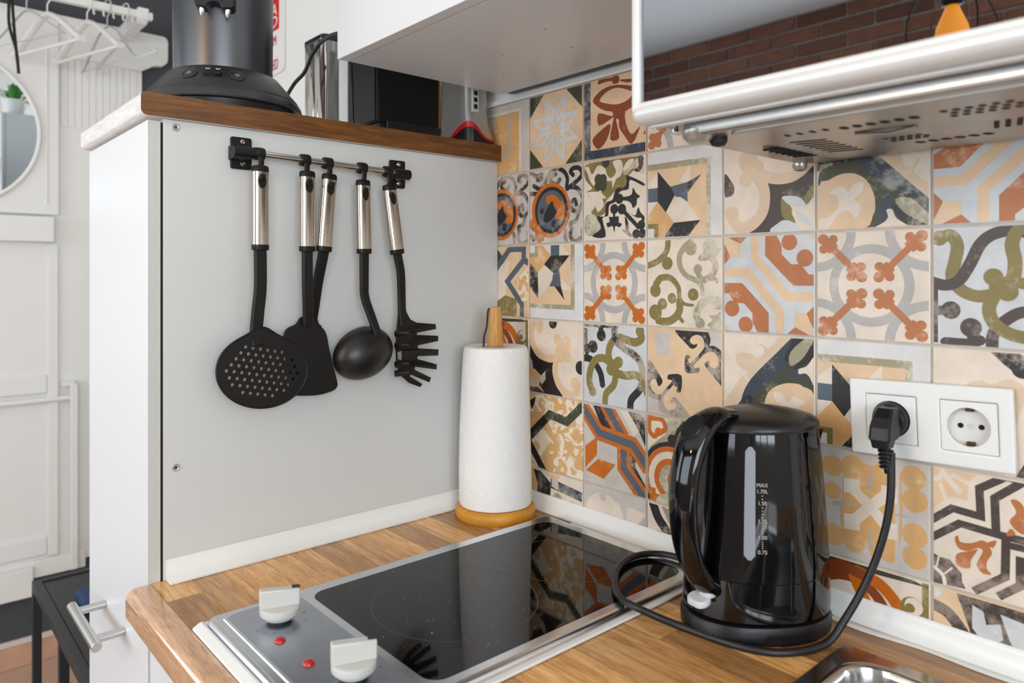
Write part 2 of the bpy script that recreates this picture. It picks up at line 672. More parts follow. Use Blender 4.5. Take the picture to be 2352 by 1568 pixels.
class Pat:
    def __init__(s, bg):
        s.bg, s.l = bg, []

    def P(s, c, *pts):
        tri = tessellate_polygon([[Vector((p[0], p[1], 0)) for p in pts]])
        s.l.append((c, [[pts[i] for i in q] for q in tri]))
        return s

    def Q(s, c, *pts):
        """polygon with softened outline"""
        return s.P(c, *[(p.x, p.y) for p in smooth_path([(a[0], a[1], 0) for a in pts], 3, True)])

    def C(s, c, x, y, r, ry=None, n=22):
        s.l.append((c, [circle(x, y, r, n, ry)]))
        return s

    def ring(s, c, x, y, r, w, a0=0, a1=360, ry=None, n=36):
        k = (ry or r) / r
        q = []
        for i in range(n):
            a, b = R(a0 + (a1 - a0) * i / n), R(a0 + (a1 - a0) * (i + 1) / n)
            ri, ro = r - w / 2, r + w / 2
            q.append([(x + ri * math.cos(a), y + k * ri * math.sin(a)), (x + ro * math.cos(a), y + k * ro * math.sin(a)), (x + ro * math.cos(b), y + k * ro * math.sin(b)), (x + ri * math.cos(b), y + k * ri * math.sin(b))])
        s.l.append((c, q))
        return s

    def S(s, c, w, *pts, smooth=True, w1=None, blob=0, cap=True):
        """stroke through points; blob = round knob at the last point"""
        pp = [(p.x, p.y) for p in smooth_path([(p[0], p[1], 0) for p in pts], 7)] if smooth and len(pts) > 2 else list(pts)
        n = len(pp)
        q = []
        L, Rr = [], []
        for i in range(n):
            a, b = pp[max(0, i - 1)], pp[min(n - 1, i + 1)]
            dx, dy = b[0] - a[0], b[1] - a[1]
            d = math.hypot(dx, dy) or 1
            m = 1.0
            if not smooth and 0 < i < n - 1:
                d1 = Vector((pp[i][0] - a[0], pp[i][1] - a[1])).normalized()
                d2 = Vector((b[0] - pp[i][0], b[1] - pp[i][1])).normalized()
                m = 1 / max(0.35, math.cos(d1.angle(d2, 0) / 2))
                tt = (d1 + d2).normalized()
                dx, dy, d = tt.x, tt.y, 1
            ww = (w + ((w1 if w1 is not None else w) - w) * i / max(1, n - 1)) / 2 * m
            nx, ny = -dy / d * ww, dx / d * ww
            L.append((pp[i][0] + nx, pp[i][1] + ny))
            Rr.append((pp[i][0] - nx, pp[i][1] - ny))
        for i in range(n - 1):
            q.append([L[i], Rr[i], Rr[i + 1], L[i + 1]])
        if blob:
            q.append(circle(pp[-1][0], pp[-1][1], blob, 18))
        if cap and smooth:
            q.append(circle(pp[0][0], pp[0][1], w / 2, 12))
            q.append(circle(pp[-1][0], pp[-1][1], (w1 if w1 is not None else w) / 2, 12))
        s.l.append((c, q))
        return s

    def rot(s, k):
        """quarter turns clockwise"""
        f = [lambda p: p, lambda p: (p[1], 1 - p[0]), lambda p: (1 - p[0], 1 - p[1]), lambda p: (1 - p[1], p[0])][k % 4]
        o = Pat(s.bg)
        o.l = [(c, [[f(p) for p in q] for q in ps]) for c, ps in s.l]
        return o

    def swap(s, **m):
        o = Pat(m.get(s.bg, s.bg))
        o.l = [(m.get(c, c), ps) for c, ps in s.l]
        return o


def p_star8():
    p = Pat('peach')
    p.P('green', (0, 1), (.29, 1), (0, .70)).P('green', (1, 1), (.70, 1), (1, .70)).P('green', (0, 0), (.29, 0), (0, .29)).P('green', (1, 0), (.68, 0), (1, .30))
    for i in range(8):
        a = R(22.5 + 45 * i)
        u, n = (math.cos(a), math.sin(a)), (-math.sin(a), math.cos(a))
        q = lambda r, s: (.5 + u[0] * r + n[0] * s, .49 + u[1] * r + n[1] * s)
        p.P('pale', q(.05, 0), q(.25, .105), q(.49, 0), q(.25, -.105))
        p.P('peach', q(.17, 0), q(.26, .045), q(.37, 0), q(.26, -.045))
    return p


def p_cross(bone='terra'):
    p = Pat('cream')
    p.ring('grey', .5, .5, .335, .085)
    for cx, cy, a in ((0, 0, 0), (1, 0, 90), (1, 1, 180), (0, 1, 270)):
        p.ring('grey', cx, cy, .33, .085, a, a + 90)
    for sx, sy in ((1, 1), (1, -1), (-1, 1), (-1, -1)):
        q = lambda d, s=0: (.5 + sx * (d + s), .5 + sy * (d - s))
        p.S(bone, .062, q(.12), q(.40), smooth=False)
        for d, s in ((.075, 0), (.125, .045), (.125, -.045)):
            p.C(bone, *q(d, s), .048 if s == 0 else .042)
        for d, s in ((.435, 0), (.385, .045), (.385, -.045)):
            p.C(bone, *q(d, s), .050 if s == 0 else .042)
        p.P(bone, q(.10, .05), q(.18, .035), q(.18, -.035), q(.10, -.05)).P(bone, q(.41, .05), q(.33, .035), q(.33, -.035), q(.41, -.05))
    return p


def p_stripes():
    p = Pat('pale')
    for f in (lambda x, y: (x, y), lambda x, y: (1 - x, 1 - y)):
        p.S('peach', .09, f(.365, 1.0), f(.365, .77), f(.72, .38), f(1.0, .38), smooth=False)
        p.P('terra', f(.48, 1), f(.60, 1), f(.66, .89), f(.66, .80), f(.76, .70), f(.86, .70), f(.94, .60), f(1, .60), f(1, .49), f(.78, .49), f(.48, .79))
        p.C('terra', *f(.74, .92), .082).C('terra', *f(.90, .76), .085)
        p.P('peach', f(0.0, 1.0), f(.2, .92), f(.2, .78), f(.08, .78))
        p.P('terra', f(.03, 1), f(.29, 1), f(.2, .92)).P('terra', f(0, .95), f(0, .70), f(.08, .78))
        p.P('peach', f(.92, 1), f(1, 1), f(1, .92))
    return p


def p_ess():
    p = Pat('pale')
    p.S('black', .085, (0, .02), (0, .5), smooth=False).S('black', .08, (0, .29), (.14, .30), blob=.075)
    p.C('black', .29, .16, .08).S('black', .08, (.10, .03), (.28, .03), (.36, .06)).S('black', .09, (.44, -.02), (.46, .14), (.60, .28), (.75, .32)).C('black', .31, .09, .05)
    p.S('olive', .10, (.06, .91), (.14, .93), (.19, .84), (.17, .70), (.15, .58), (.22, .47), (.34, .42), (.46, .44)).C('olive', .055, .91, .065)
    p.S('black', .095, (-.02, .54), (.10, .51), (.20, .55), (.28, .68), (.36, .85), (.46, .93), (.60, .95), (.75, .90), (.88, .78), (1.02, .76))
    p.S('olive', .10, (.46, .44), (.42, .32), (.46, .20), (.58, .12), (.74, .10), (.86, .16), blob=.06)
    p.S('olive', .10, (.48, .52), (.58, .56), (.60, .70), (.58, .85), (.64, .97), (.78, 1.02))
    p.C('olive', .45, .58, .07).C('olive', .55, .46, .075).C('olive', .48, .5, .06)
    p.S('olive', .09, (.6, .54), (.74, .50), (.86, .38), (1.02, .36))
    return p


def p_concave():
    p = Pat('cream')
    p.P('ink', (0, .66), (.07, .58), (.2, .50), (.36, .46), (.49, .44), (.47, .30), (.53, .13), (.66, 0), (0, 0))
    p.S('peach', .10, (.20, .86), (.22, .95), (.10, .96), (.04, .84), (.06, .68), (.18, .54), (.36, .49), (.50, .50)).C('peach', .20, .88, .06)
    p.S('peach', .10, (.56, .62), (.52, .46), (.50, .32), (.57, .16), (.72, .06), (.88, .08), (.92, .2)).C('peach', .86, .21, .075)
    p.C('peach', .54, .76, .07).C('peach', .72, .72, .085).C('peach', .73, .54, .075).P('peach', (.5, .5), (.56, .78), (.78, .74), (.74, .5), (.6, .45))
    p.C('ink', .46, .97, .075).P('ink', (.40, .98), (.52, .98), (.62, 1.0), (.4, 1.0))
    p.P('grey', (0, .5), (.06, .42), (.08, .3), (.0, .22)).P('tan', (0, .30), (.10, .33), (.24, .24), (.20, .12), (.3, .02), (.16, .08), (0, .08))
    p.P('lgrey', (.20, .22), (.32, .32), (.32, .2), (.24, .12)).P('grey', (.02, .10), (.08, .22), (.16, .2), (.08, .08)).C('ink', .97, .42, .09)
    return p


def p_kite():
    p = Pat('white')
    p.P('sage', (0, .0), (.86, 0), (.86, .86), (0, .86)).P('peach', (0, 0), (.80, 0), (.80, .79), (0, .79))
    p.P('cream', (0, .63), (.15, .76), (.15, .58), (0, .58)).P('cream', (.60, .80), (.44, .62), (.60, .62))
    p.P('cream', (.40, .46), (.49, .46), (.73, .18), (.375, .17), (.265, .30)).P('cream', (0, .42), (.15, .42), (0, .25))
    p.P('tan', (.15, .42), (.265, .30), (.375, .17), (.22, 0), (.14, 0), (.0, .18), (0, .25))
    p.P('ink', (.15, .77), (.40, .50), (.265, .29), (.15, .42)).P('slate', (0, .58), (.15, .58), (.15, .42), (0, .42))
    p.P('slate', (.33, .58), (.56, .61), (.56, .39), (.47, .45), (.40, .46)).P('ink', (.56, .61), (.74, .68), (.56, .49))
    p.P('black', (.375, .165), (.73, .18), (.56, 0), (.23, 0))
    p.S('olive', .055, (0, .14), (.13, .14), (.13, 0), smooth=False).P('white', (0, 0), (.1, 0), (.1, .11), (0, .11))
    return p


def p_angle():
    p = Pat('mottle')
    p.P('ink', (0, .9), (.12, .96), (.1, .86), (.04, .78))
    p.P('tan', (0, .44), (.3, .78), (0, .75)).P('tan', (0, .4), (.2, .15), (.3, 0), (.14, .2))
    p.S('pale', .05, (.28, .66), (.42, .70), (.72, .66), (1.0, .90), smooth=False)
    p.S('green', .115, (-.02, .38), (.40, .76), (.72, .71), (1.02, .97), smooth=False)
    p.S('ink', .11, (-.02, .40), (.32, .70), smooth=False)
    p.S('ink', .11, (-.02, .34), (.30, -.04), smooth=False)
    return p


def p_navyline():
    p = Pat('peach')
    p.P('green', (0, 1), (.3, 1), (.5, .8), (.2, .5), (0, .55)).P('olive', (.3, .42), (.5, .3), (.75, .25), (.75, 0), (.2, 0)).P('cream', (.1, .5), (.3, .7), (.6, .8), (.5, .3), (.3, .2))
    p.S('slate', .09, (0, .80), (.28, .66), (.60, .96), (.9, .96), (.9, .80), (.55, .50), (.86, .18), (.86, 0), smooth=False)
    p.S('slate', .09, (.9, .80), (1.0, .76), smooth=False)
    p.P('mottle', (.7, .5), (1, .7), (1, .25), (.86, .22))
    return p


def p_tulip():
    p = Pat('lgrey')
    def tri(*pts):
        p.S('orange', .20, *pts, smooth=False).S('slate', .095, *pts, smooth=False)
    p.P('black', (.16, 1), (.30, 1), (.38, .84), (.62, .82), (.55, .70), (.30, .74))
    p.P('black', (.76, .55), (.84, .55), (.84, .34), (1, .14), (1, .05), (.74, .32)).P('black', (.7, 1), (.9, 1), (1, .9), (1, .6), (.88, .8))
    tri((.36, 1.04), (.66, .66))
    tri((.66, .62), (.66, .30), (1.02, -.04))
    tri((-.04, .98), (.27, .66), (.80, .60), (1.04, .36))
    p.P('cream', (.6, 1), (.72, 1), (.9, .78), (.82, .7))
    p.P('orange', (.23, .60), (.23, .38), (.03, .18), (.03, .46)).P('orange', (.25, .33), (.53, .31), (.34, .10), (.04, .15))
    return p


def p_arcs():
    p = Pat('sage')
    p.P('cream', (0, 1), (.3, 1), (.25, .8), (.0, .6)).S('orange', .06, (.02, .96), (.2, .97), (.26, .88), (.2, .82)).S('orange', .06, (.03, .96), (.03, .82), (.1, .76), (.16, .82), blob=.05)
    p.C('ink', .35, .76, .06)
    for x, y in ((.34, .30), (.78, .66), (1.1, .25)):
        p.C('ink', x, y, .43)
    for x, y in ((.34, .30), (.78, .66), (1.1, .25)):
        p.C('orange', x, y, .38)
    for x, y in ((.34, .30), (.78, .66), (1.1, .25)):
        p.C('cream', x, y, .32)
    for x, y in ((.34, .30), (.78, .66), (1.1, .25)):
        p.C('orange', x, y, .24)
    for x, y in ((.34, .30), (.78, .66)):
        p.C('sage', x, y, .17).C('orange', x + .05, y, .10).C('cream', x + .08, y, .05)
    p.P('orange', (.04, 0), (.04, .16), (.12, .16), (.12, .10), (.2, .1), (.2, 0)).P('sage', (.12, 0), (.9, 0), (.7, .2), (.3, .16), (.16, .08))
    return p


def p_hearts():
    p = Pat('cream')
    p.C('beige', .36, .62, .13).C('beige', .56, .66, .12).P('beige', (.24, .6), (.46, .74), (.67, .64), (.6, .4), (.44, .3), (.3, .4))
    p.P('black', (.42, 1), (.62, 1), (.72, .93), (.70, .84), (.62, .82), (.52, .90)).C('black', .65, .87, .075)
    p.P('tan', (.75, .5), (1, .6), (1, .2), (.7, .2)).P('brown', (.7, .2), (1, .3), (1, 0), (.6, 0))
    return p


def p_hoops():
    p = Pat('cream')
    p.S('olive', .07, (.97, 0), (.97, 1), smooth=False).P('green', (0, 1), (.8, 1), (1, .96), (.2, .93), (0, .94))
    p.ring('rust', .30, .55, .34, .10, 0, 360, .30)
    p.S('orange', .11, (.38, .92), (.62, .84), (.82, .60), (.92, .3)).S('orange', .11, (.36, .86), (.46, .66), (.58, .40)).S('rust', .10, (.0, .80), (.2, .93), (.44, .90))
    p.C('olive', .86, .74, .10).C('cream', .87, .76, .075).C('olive', .84, .74, .04)
    return p


def p_blackcream():
    p = Pat('cream')
    p.P('ink', (0, 1), (.2, 1), (.42, .86), (.40, .5), (0, .5)).P('tan', (0, 1), (.08, 1), (.16, .8), (.14, .5), (0, .5)).P('navy', (.42, .93), (1, .86), (1, .74), (.4, .80)).P('lgrey', (.44, .95), (.56, .93), (.56, .80), (.44, .82)).P('peach', (.3, 1), (.62, 1), (.56, .94), (.4, .94))
    p.C('sage', .55, .66, .10).C('sage', .82, .60, .11)
    return p


def p_greyround():
    p = Pat('lgrey')
    p.C('cream', .34, .62, .32).P('cream', (.3, .9), (1, .84), (.7, .5), (.3, .5)).P('lgrey', (.40, .97), (.56, .92), (.66, .72), (.62, .62), (.7, .68), (.72, .86), (.9, .88), (.9, 1), (.4, 1)).C('lgrey', .32, .90, .06).P('grey', (.7, .5), (1, .8), (1, .5)).P('black', (.92, .55), (1, .62), (1, .5), (.92, .5))
    return p


def p_blackfern():
    p = Pat('cream')
    p.S('black', .12, (.08, 1), (.16, .84), (.3, .70), (.4, .55)).P('sage', (.2, 1), (.6, .9), (.6, .62), (.4, .66)).P('sage', (.3, .6), (.6, .6), (.9, .5), (.3, .5)).C('cream', .44, .78, .09).P('black', (.6, .95), (.9, 1), (1, .7), (.8, .7)).P('black', (.14, .5), (.14, .7), (.22, .7), (.3, .5))
    return p


def p_swirl():
    p = Pat('peach')
    p.S('brown', .10, (0, .84), (.12, .80), (.24, .66), (.3, .5)).C('pale', .02, .97, .06)
    p.P('brown', (.18, 1), (1, 1), (1, .5), (.32, .5), (.28, .72))
    p.P('pale', (.3, .93), (.38, .90), (.40, .80), (.5, .84), (.52, .72), (.40, .62), (.30, .74)).P('pale', (.5, .92), (.66, .9), (.8, .8), (.8, .6), (.62, .62), (.56, .74))
    return p


def p_tanframe():
    p = Pat('lgrey')
    p.P('cream', (0, 0), (.84, 0), (.84, .90), (0, .90)).P('tan', (0, 0), (.80, 0), (.80, .86), (0, .86))
    p.S('grey', .05, (.55, .80), (.62, .60), (.50, .30)).S('grey', .05, (.2, .3), (.5, .22), (.66, .4))
    p.P('lgrey', (0, .5), (.2, .6), (.3, .8), (0, .86))
    return p


def p_anchor():
    p = Pat('peach')
    p.P('lgrey', (.62, 1), (1, 1), (1, .62), (.9, .8)).P('lgrey', (.38, 0), (0, 0), (0, .38), (.1, .2))
    p.P('lgrey', (0.101, 0.911), (0.216, 0.965), (0.327, 0.948), (0.327, 0.698), (0.144, 0.683))
    p.Q('black', (0.382, 1.008), (0.765, 1.019), (0.842, 0.958), (0.856, 0.894), (0.842, 0.844), (0.891, 0.848), (0.953, 0.825), (0.996, 0.786), (1.011, 0.74), (1.011, 0.382), (0.99, 0.422), (0.791, 0.617), (0.791, 0.655), (0.822, 0.679), (0.856, 0.677), (0.842, 0.643), (0.866, 0.614), (0.91, 0.606), (0.948, 0.642), (0.956, 0.697), (0.935, 0.749), (0.891, 0.777), (0.829, 0.775), (0.778, 0.747), (0.649, 0.62), (0.653, 0.596), (0.675, 0.584), (0.708, 0.598), (0.722, 0.566), (0.701, 0.536), (0.669, 0.532), (0.531, 0.529), (0.528, 0.692), (0.557, 0.723), (0.597, 0.715), (0.597, 0.69), (0.57, 0.674), (0.577, 0.641), (0.603, 0.638), (0.746, 0.777), (0.778, 0.834), (0.772, 0.899), (0.74, 0.941), (0.688, 0.954), (0.623, 0.933), (0.59, 0.886), (0.61, 0.855), (0.649, 0.841), (0.682, 0.857), (0.682, 0.827), (0.636, 0.796), (0.59, 0.804), (0.57, 0.824))
    p.Q('black', (0.009, 0.625), (0.187, 0.444), (0.218, 0.39), (0.194, 0.345), (0.159, 0.329), (0.144, 0.358), (0.115, 0.402), (0.072, 0.397), (0.043, 0.347), (0.065, 0.28), (0.115, 0.24), (0.173, 0.235), (0.216, 0.263), (0.341, 0.392), (0.348, 0.415), (0.313, 0.421), (0.293, 0.421), (0.289, 0.455), (0.32, 0.481), (0.477, 0.486), (0.475, 0.317), (0.444, 0.288), (0.409, 0.298), (0.423, 0.339), (0.389, 0.352), (0.368, 0.363), (0.236, 0.219), (0.229, 0.15), (0.265, 0.086), (0.327, 0.072), (0.395, 0.102), (0.405, 0.149), (0.375, 0.17), (0.334, 0.156), (0.327, 0.186), (0.368, 0.222), (0.423, 0.21), (0.61, 0.006), (0.299, 0.016), (0.187, 0.04), (0.159, 0.094), (0.159, 0.17), (0.101, 0.168), (0.043, 0.195), (0.009, 0.238))
    return p


def p_concave_b():
    p = Pat('cream')
    p.Q('brown', (0.472, 0.546), (0.616, 0.491), (0.763, 0.497), (0.878, 0.54), (0.962, 0.613), (1.021, 0.666), (1.021, 0.353), (0.934, 0.205), (0.891, 0.292), (0.792, 0.351), (0.661, 0.354), (0.72, 0.281), (0.757, 0.251), (0.809, 0.086), (0.69, 0.124), (0.602, 0.08), (0.526, 0.011), (0.301, 0.005), (0.434, 0.118), (0.503, 0.255), (0.521, 0.422))
    p.Q('olive', (0.661, 0.354), (0.757, 0.251), (0.809, 0.086), (0.693, 0.131), (0.654, 0.216))
    p.Q('olive', (1.021, 0.459), (1.021, 0.353), (0.934, 0.205), (0.891, 0.292), (0.948, 0.412))
    p.Q('pale', (0.661, 0.354), (0.792, 0.353), (0.878, 0.31), (0.931, 0.205), (0.878, 0.243), (0.757, 0.258))
    p.Q('pale', (0.533, 0.007), (0.69, 0.122), (0.809, 0.086), (0.763, 0.209), (0.891, 0.227), (1.021, 0.339), (1.021, -0.008))
    p.Q('cream', (0.809, 0.09), (0.777, 0.222), (0.891, 0.221), (1.021, 0.299), (1.021, 0.112), (0.934, 0.023), (0.863, 0.026))
    p.Q('pale', (0.818, 0.195), (0.906, 0.162), (0.978, 0.074), (0.948, 0.046), (0.85, 0.122))
    p.S('beige', 0.12, (0.114, 0.156), (0.196, 0.065), (0.324, 0.087), (0.442, 0.202), (0.477, 0.355), (0.449, 0.499), (0.371, 0.592), (0.285, 0.666), (0.236, 0.765))
    p.C('beige', 0.098, 0.216, 0.082)
    p.C('beige', 0.257, 0.561, 0.075)
    p.C('beige', 0.285, 0.774, 0.1)
    p.C('beige', 0.371, 0.678, 0.09)
    p.S('beige', 0.11, (0.371, 0.649), (0.496, 0.573), (0.631, 0.538), (0.777, 0.551), (0.891, 0.621), (0.983, 0.704))
    p.Q('brown', (0.014, 0.646), (0.081, 0.577), (0.127, 0.5), (0.114, 0.42), (0.048, 0.403), (0.014, 0.421))
    return p


def p_leaf():
    p = Pat('cream')
    p.Q('olive', (0.029, 0.975), (0.374, 0.988), (0.927, 0.981), (0.927, 0.867), (0.824, 0.824), (0.728, 0.752), (0.701, 0.631), (0.558, 0.617), (0.449, 0.542), (0.374, 0.477), (0.374, 0.35), (0.224, 0.303), (0.127, 0.366), (0.195, 0.447), (0.049, 0.618), (0.147, 0.666), (0.029, 0.793))
    p.Q('sage', (0.029, 0.314), (0.185, 0.333), (0.3, 0.156), (0.147, 0.063), (0.029, 0.111))
    p.Q('sage', (0.648, 0.829), (0.927, 0.975), (0.96, 0.756), (0.806, 0.853), (0.719, 0.78))
    p.Q('cream', (0.02, 0.939), (0.088, 0.939), (0.147, 0.839), (0.243, 0.943), (0.356, 0.902), (0.394, 0.814), (0.468, 0.736), (0.374, 0.745), (0.3, 0.824), (0.243, 0.787), (0.185, 0.692), (0.108, 0.771), (0.069, 0.862))
    p.Q('cream', (0.486, 0.959), (0.613, 0.971), (0.648, 0.87), (0.613, 0.777), (0.541, 0.744), (0.486, 0.637), (0.468, 0.736), (0.374, 0.745), (0.486, 0.776), (0.541, 0.841))
    p.Q('cream', (0.648, 0.857), (0.736, 0.956), (0.824, 0.947), (0.701, 0.837))
    p.Q('cream', (0.049, 0.618), (0.185, 0.621), (0.3, 0.597), (0.384, 0.519), (0.318, 0.524), (0.346, 0.437), (0.243, 0.359), (0.195, 0.434), (0.069, 0.398), (0.039, 0.473), (0.108, 0.555))
    p.Q('cream', (0.243, 0.63), (0.3, 0.653), (0.3, 0.582))
    p.C('green', 0.252, 0.772, 0.065)
    p.C('green', 0.328, 0.764, 0.065)
    p.C('green', 0.252, 0.686, 0.065)
    p.C('green', 0.328, 0.679, 0.065)
    p.C('green', 0.29, 0.725, 0.07)
    p.C('green', 0.374, 0.964, 0.06)
    p.Q('ink', (0.884, 0.979), (0.952, 0.978), (0.952, 0.864), (0.892, 0.797), (0.824, 0.824), (0.892, 0.87))
    p.Q('ink', (0.71, 0.775), (0.96, 0.662), (0.957, 0.626), (0.763, 0.715), (0.736, 0.608), (0.613, 0.591), (0.549, 0.52), (0.531, 0.466), (0.431, 0.431), (0.412, 0.305), (0.318, 0.276), (0.374, 0.047), (0.147, 0.063), (0.3, 0.156), (0.224, 0.303), (0.356, 0.302), (0.374, 0.421), (0.394, 0.475), (0.486, 0.497), (0.522, 0.592), (0.577, 0.636), (0.683, 0.64), (0.71, 0.713))
    p.C('ink', 0.594, 0.5, 0.062)
    p.Q('ink', (0.594, 0.516), (0.719, 0.52), (0.789, 0.542), (0.806, 0.619), (0.85, 0.55), (0.913, 0.504), (0.866, 0.479), (0.858, 0.414), (0.806, 0.374), (0.781, 0.427), (0.719, 0.465), (0.594, 0.486))
    p.C('ink', 0.513, 0.381, 0.062)
    p.Q('ink', (0.493, 0.37), (0.533, 0.368), (0.529, 0.288), (0.58, 0.288), (0.586, 0.212), (0.634, 0.195), (0.594, 0.154), (0.531, 0.173), (0.513, 0.097), (0.486, 0.175), (0.412, 0.162), (0.39, 0.215), (0.439, 0.227), (0.431, 0.291), (0.493, 0.287))
    p.C('ink', 0.634, 0.372, 0.065)
    p.S('ink', 0.05, (0.634, 0.372), (0.901, 0.128), smooth=False)
    p.C('ink', 0.93, 0.166, 0.055)
    p.C('ink', 0.854, 0.062, 0.055)
    p.C('ink', 0.947, 0.065, 0.055)
    p.Q('black', (0.728, 0.334), (0.841, 0.282), (0.884, 0.378), (0.918, 0.316), (0.977, 0.258), (0.968, 0.205), (0.93, 0.2), (0.935, 0.248), (0.858, 0.259))
    p.Q('black', (0.683, 0.276), (0.728, 0.218), (0.745, 0.094), (0.806, 0.051), (0.772, 0.028), (0.701, 0.069), (0.631, 0.127), (0.692, 0.117))
    return p


def p_fish():
    p = Pat('peach')
    p.P('navy', (0, 0), (.12, 0), (.12, 1), (0, 1)).P('navy', (0, 0), (1, 0), (1, .12), (0, .12))
    p.Q('rust', (0.156, 0.75), (0.271, 0.843), (0.412, 0.878), (0.558, 0.873), (0.719, 0.837), (0.858, 0.789), (0.977, 0.707), (0.892, 0.594), (0.736, 0.546), (0.68, 0.508), (0.701, 0.367), (0.781, 0.239), (0.875, 0.292), (0.91, 0.301), (0.789, 0.122), (0.675, 0.234), (0.591, 0.349), (0.586, 0.44), (0.541, 0.447), (0.591, 0.222), (0.445, 0.227), (0.5, 0.468), (0.471, 0.478), (0.262, 0.421), (0.252, 0.576), (0.471, 0.506), (0.476, 0.558), (0.374, 0.587), (0.262, 0.646))
    p.Q('peach', (0.271, 0.732), (0.394, 0.821), (0.558, 0.839), (0.719, 0.782), (0.806, 0.732), (0.719, 0.659), (0.558, 0.637), (0.394, 0.675))
    p.Q('rust', (0.151, 0.254), (0.3, 0.358), (0.452, 0.412), (0.394, 0.232), (0.252, 0.126))
    p.Q('rust', (0.252, 0.938), (0.262, 0.991), (0.374, 0.989), (0.486, 0.976), (0.486, 0.939), (0.374, 0.947))
    p.Q('rust', (0.486, 0.988), (0.58, 0.979), (0.58, 0.899), (0.489, 0.903))
    p.Q('rust', (0.594, 0.924), (0.719, 0.913), (0.91, 0.874), (0.719, 0.871))
    p.Q('rust', (0.96, 0.219), (1.028, 0.29), (1.028, 0.223))
    return p


def p_medal():
    p = Pat('lgrey')
    p.S('black', 0.062, (0.033, 0.979), (0.137, 0.922), (0.25, 0.934), (0.239, 0.873), (0.159, 0.873))
    p.S('black', 0.062, (0.272, 0.769), (0.338, 0.863), (0.427, 0.961), (0.534, 0.988), (0.662, 0.936), (0.728, 0.84), (0.714, 0.722))
    p.S('black', 0.062, (0.588, 0.831), (0.513, 0.782), (0.427, 0.824), (0.431, 0.885), (0.513, 0.914))
    p.S('black', 0.062, (0.724, 0.699), (0.889, 0.78), (0.989, 0.858), (0.949, 0.942), (0.848, 0.96), (0.786, 0.923), (0.832, 0.871))
    p.S('black', 0.062, (0.786, 0.723), (0.909, 0.69), (0.989, 0.595), (1.003, 0.492), (0.929, 0.402), (0.827, 0.416), (0.801, 0.507), (0.868, 0.546), (0.893, 0.478))
    p.S('black', 0.062, (0.033, 0.689), (0.171, 0.677))
    p.S('black', 0.062, (0.033, 0.312), (0.159, 0.274), (0.239, 0.192), (0.254, 0.053))
    p.S('black', 0.062, (0.068, 0.215), (0.148, 0.15), (0.091, 0.058), (0.033, 0.107))
    p.S('black', 0.062, (0.929, 0.38), (0.889, 0.28), (0.786, 0.241), (0.811, 0.18))
    p.S('black', 0.062, (0.693, 0.156), (0.704, 0.007))
    p.S('black', 0.062, (0.811, 0.195), (0.786, 0.078), (0.868, 0.008), (0.999, 0.069), (0.989, 0.158))
    p.S('black', 0.062, (0.091, 0.793), (0.205, 0.736), (0.25, 0.764))
    p.C('orange', .415, .44, .37).C('ink', .425, .44, .315).C('slate', .425, .44, .265)
    p.Q('orange', (0.338, 0.625), (0.47, 0.645), (0.545, 0.601), (0.598, 0.552), (0.662, 0.532), (0.672, 0.321), (0.513, 0.323), (0.545, 0.419), (0.47, 0.508), (0.35, 0.532))
    p.Q('ink', (0.448, 0.563), (0.48, 0.469), (0.534, 0.406), (0.427, 0.305), (0.317, 0.28), (0.283, 0.345), (0.338, 0.448))
    p.C('ink', 0.492, 0.256, 0.055)
    p.C('ink', 0.25, 0.439, 0.04)
    p.S('orange', 0.09, (0.033, 0.264), (0.148, 0.212), (0.194, 0.039))
    return p


def p_olivescroll():
    p = Pat('cream')
    p.S('olive', 0.075, (0.297, 1.0), (0.274, 0.866), (0.157, 0.757), (0.006, 0.702))
    p.C('olive', 0.284, 0.727, 0.075)
    p.S('sage', 0.075, (0.521, 0.907), (0.456, 0.815), (0.461, 0.691), (0.54, 0.589), (0.667, 0.536), (0.739, 0.475), (0.757, 0.384), w1=0.05)
    p.C('sage', 0.604, 0.89, 0.08)
    p.S('sage', 0.07, (0.604, 0.967), (0.54, 0.923))
    p.S('sage', 0.075, (0.695, 0.673), (0.704, 0.597), (0.757, 0.551), (0.845, 0.552), (0.914, 0.552), (0.939, 0.515), w1=0.03)
    p.C('sage', 0.695, 0.658, 0.055)
    p.C('sage', 0.845, 0.898, 0.09)
    p.S('sage', 0.07, (0.739, 0.78), (0.809, 0.809), (0.897, 0.747), (0.914, 0.657), (0.862, 0.581), (0.774, 0.536))
    p.P('sage', (0.712, 0.764), (0.774, 0.87), (0.931, 0.895), (0.991, 0.872), (0.931, 0.791), (0.792, 0.748))
    p.S('olive', 0.09, (0.127, 0.484), (0.196, 0.557), (0.333, 0.557), (0.437, 0.455), (0.456, 0.331), (0.521, 0.27), (0.631, 0.258), w1=0.03)
    p.C('olive', 0.117, 0.411, 0.075)
    p.C('olive', 0.351, 0.329, 0.06)
    p.C('olive', 0.117, 0.162, 0.09)
    p.S('olive', 0.09, (0.117, 0.162), (0.176, 0.068), (0.333, 0.075), (0.446, 0.175), (0.456, 0.3))
    p.C('olive', 0.216, 0.261, 0.065)
    p.S('olive', 0.045, (0.427, 0.142), (0.493, 0.075))
    p.S('olive', 0.05, (0.147, 0.05), (0.313, 0.05))
    p.C('olive', 0.635, 0.377, 0.068)
    p.S('sage', 0.08, (0.721, 0.063), (0.676, 0.153), (0.739, 0.277), (0.845, 0.333), (0.957, 0.313))
    p.C('sage', 0.948, 0.291, 0.07)
    p.C('sage', 0.724, 0.063, 0.06)
    p.P('sage', (0.818, 0.053), (0.879, 0.101), (0.836, 0.159), (0.914, 0.162), (0.983, 0.195), (0.974, 0.121), (1.013, 0.078), (1.013, 0.019), (0.862, 0.01))
    return p


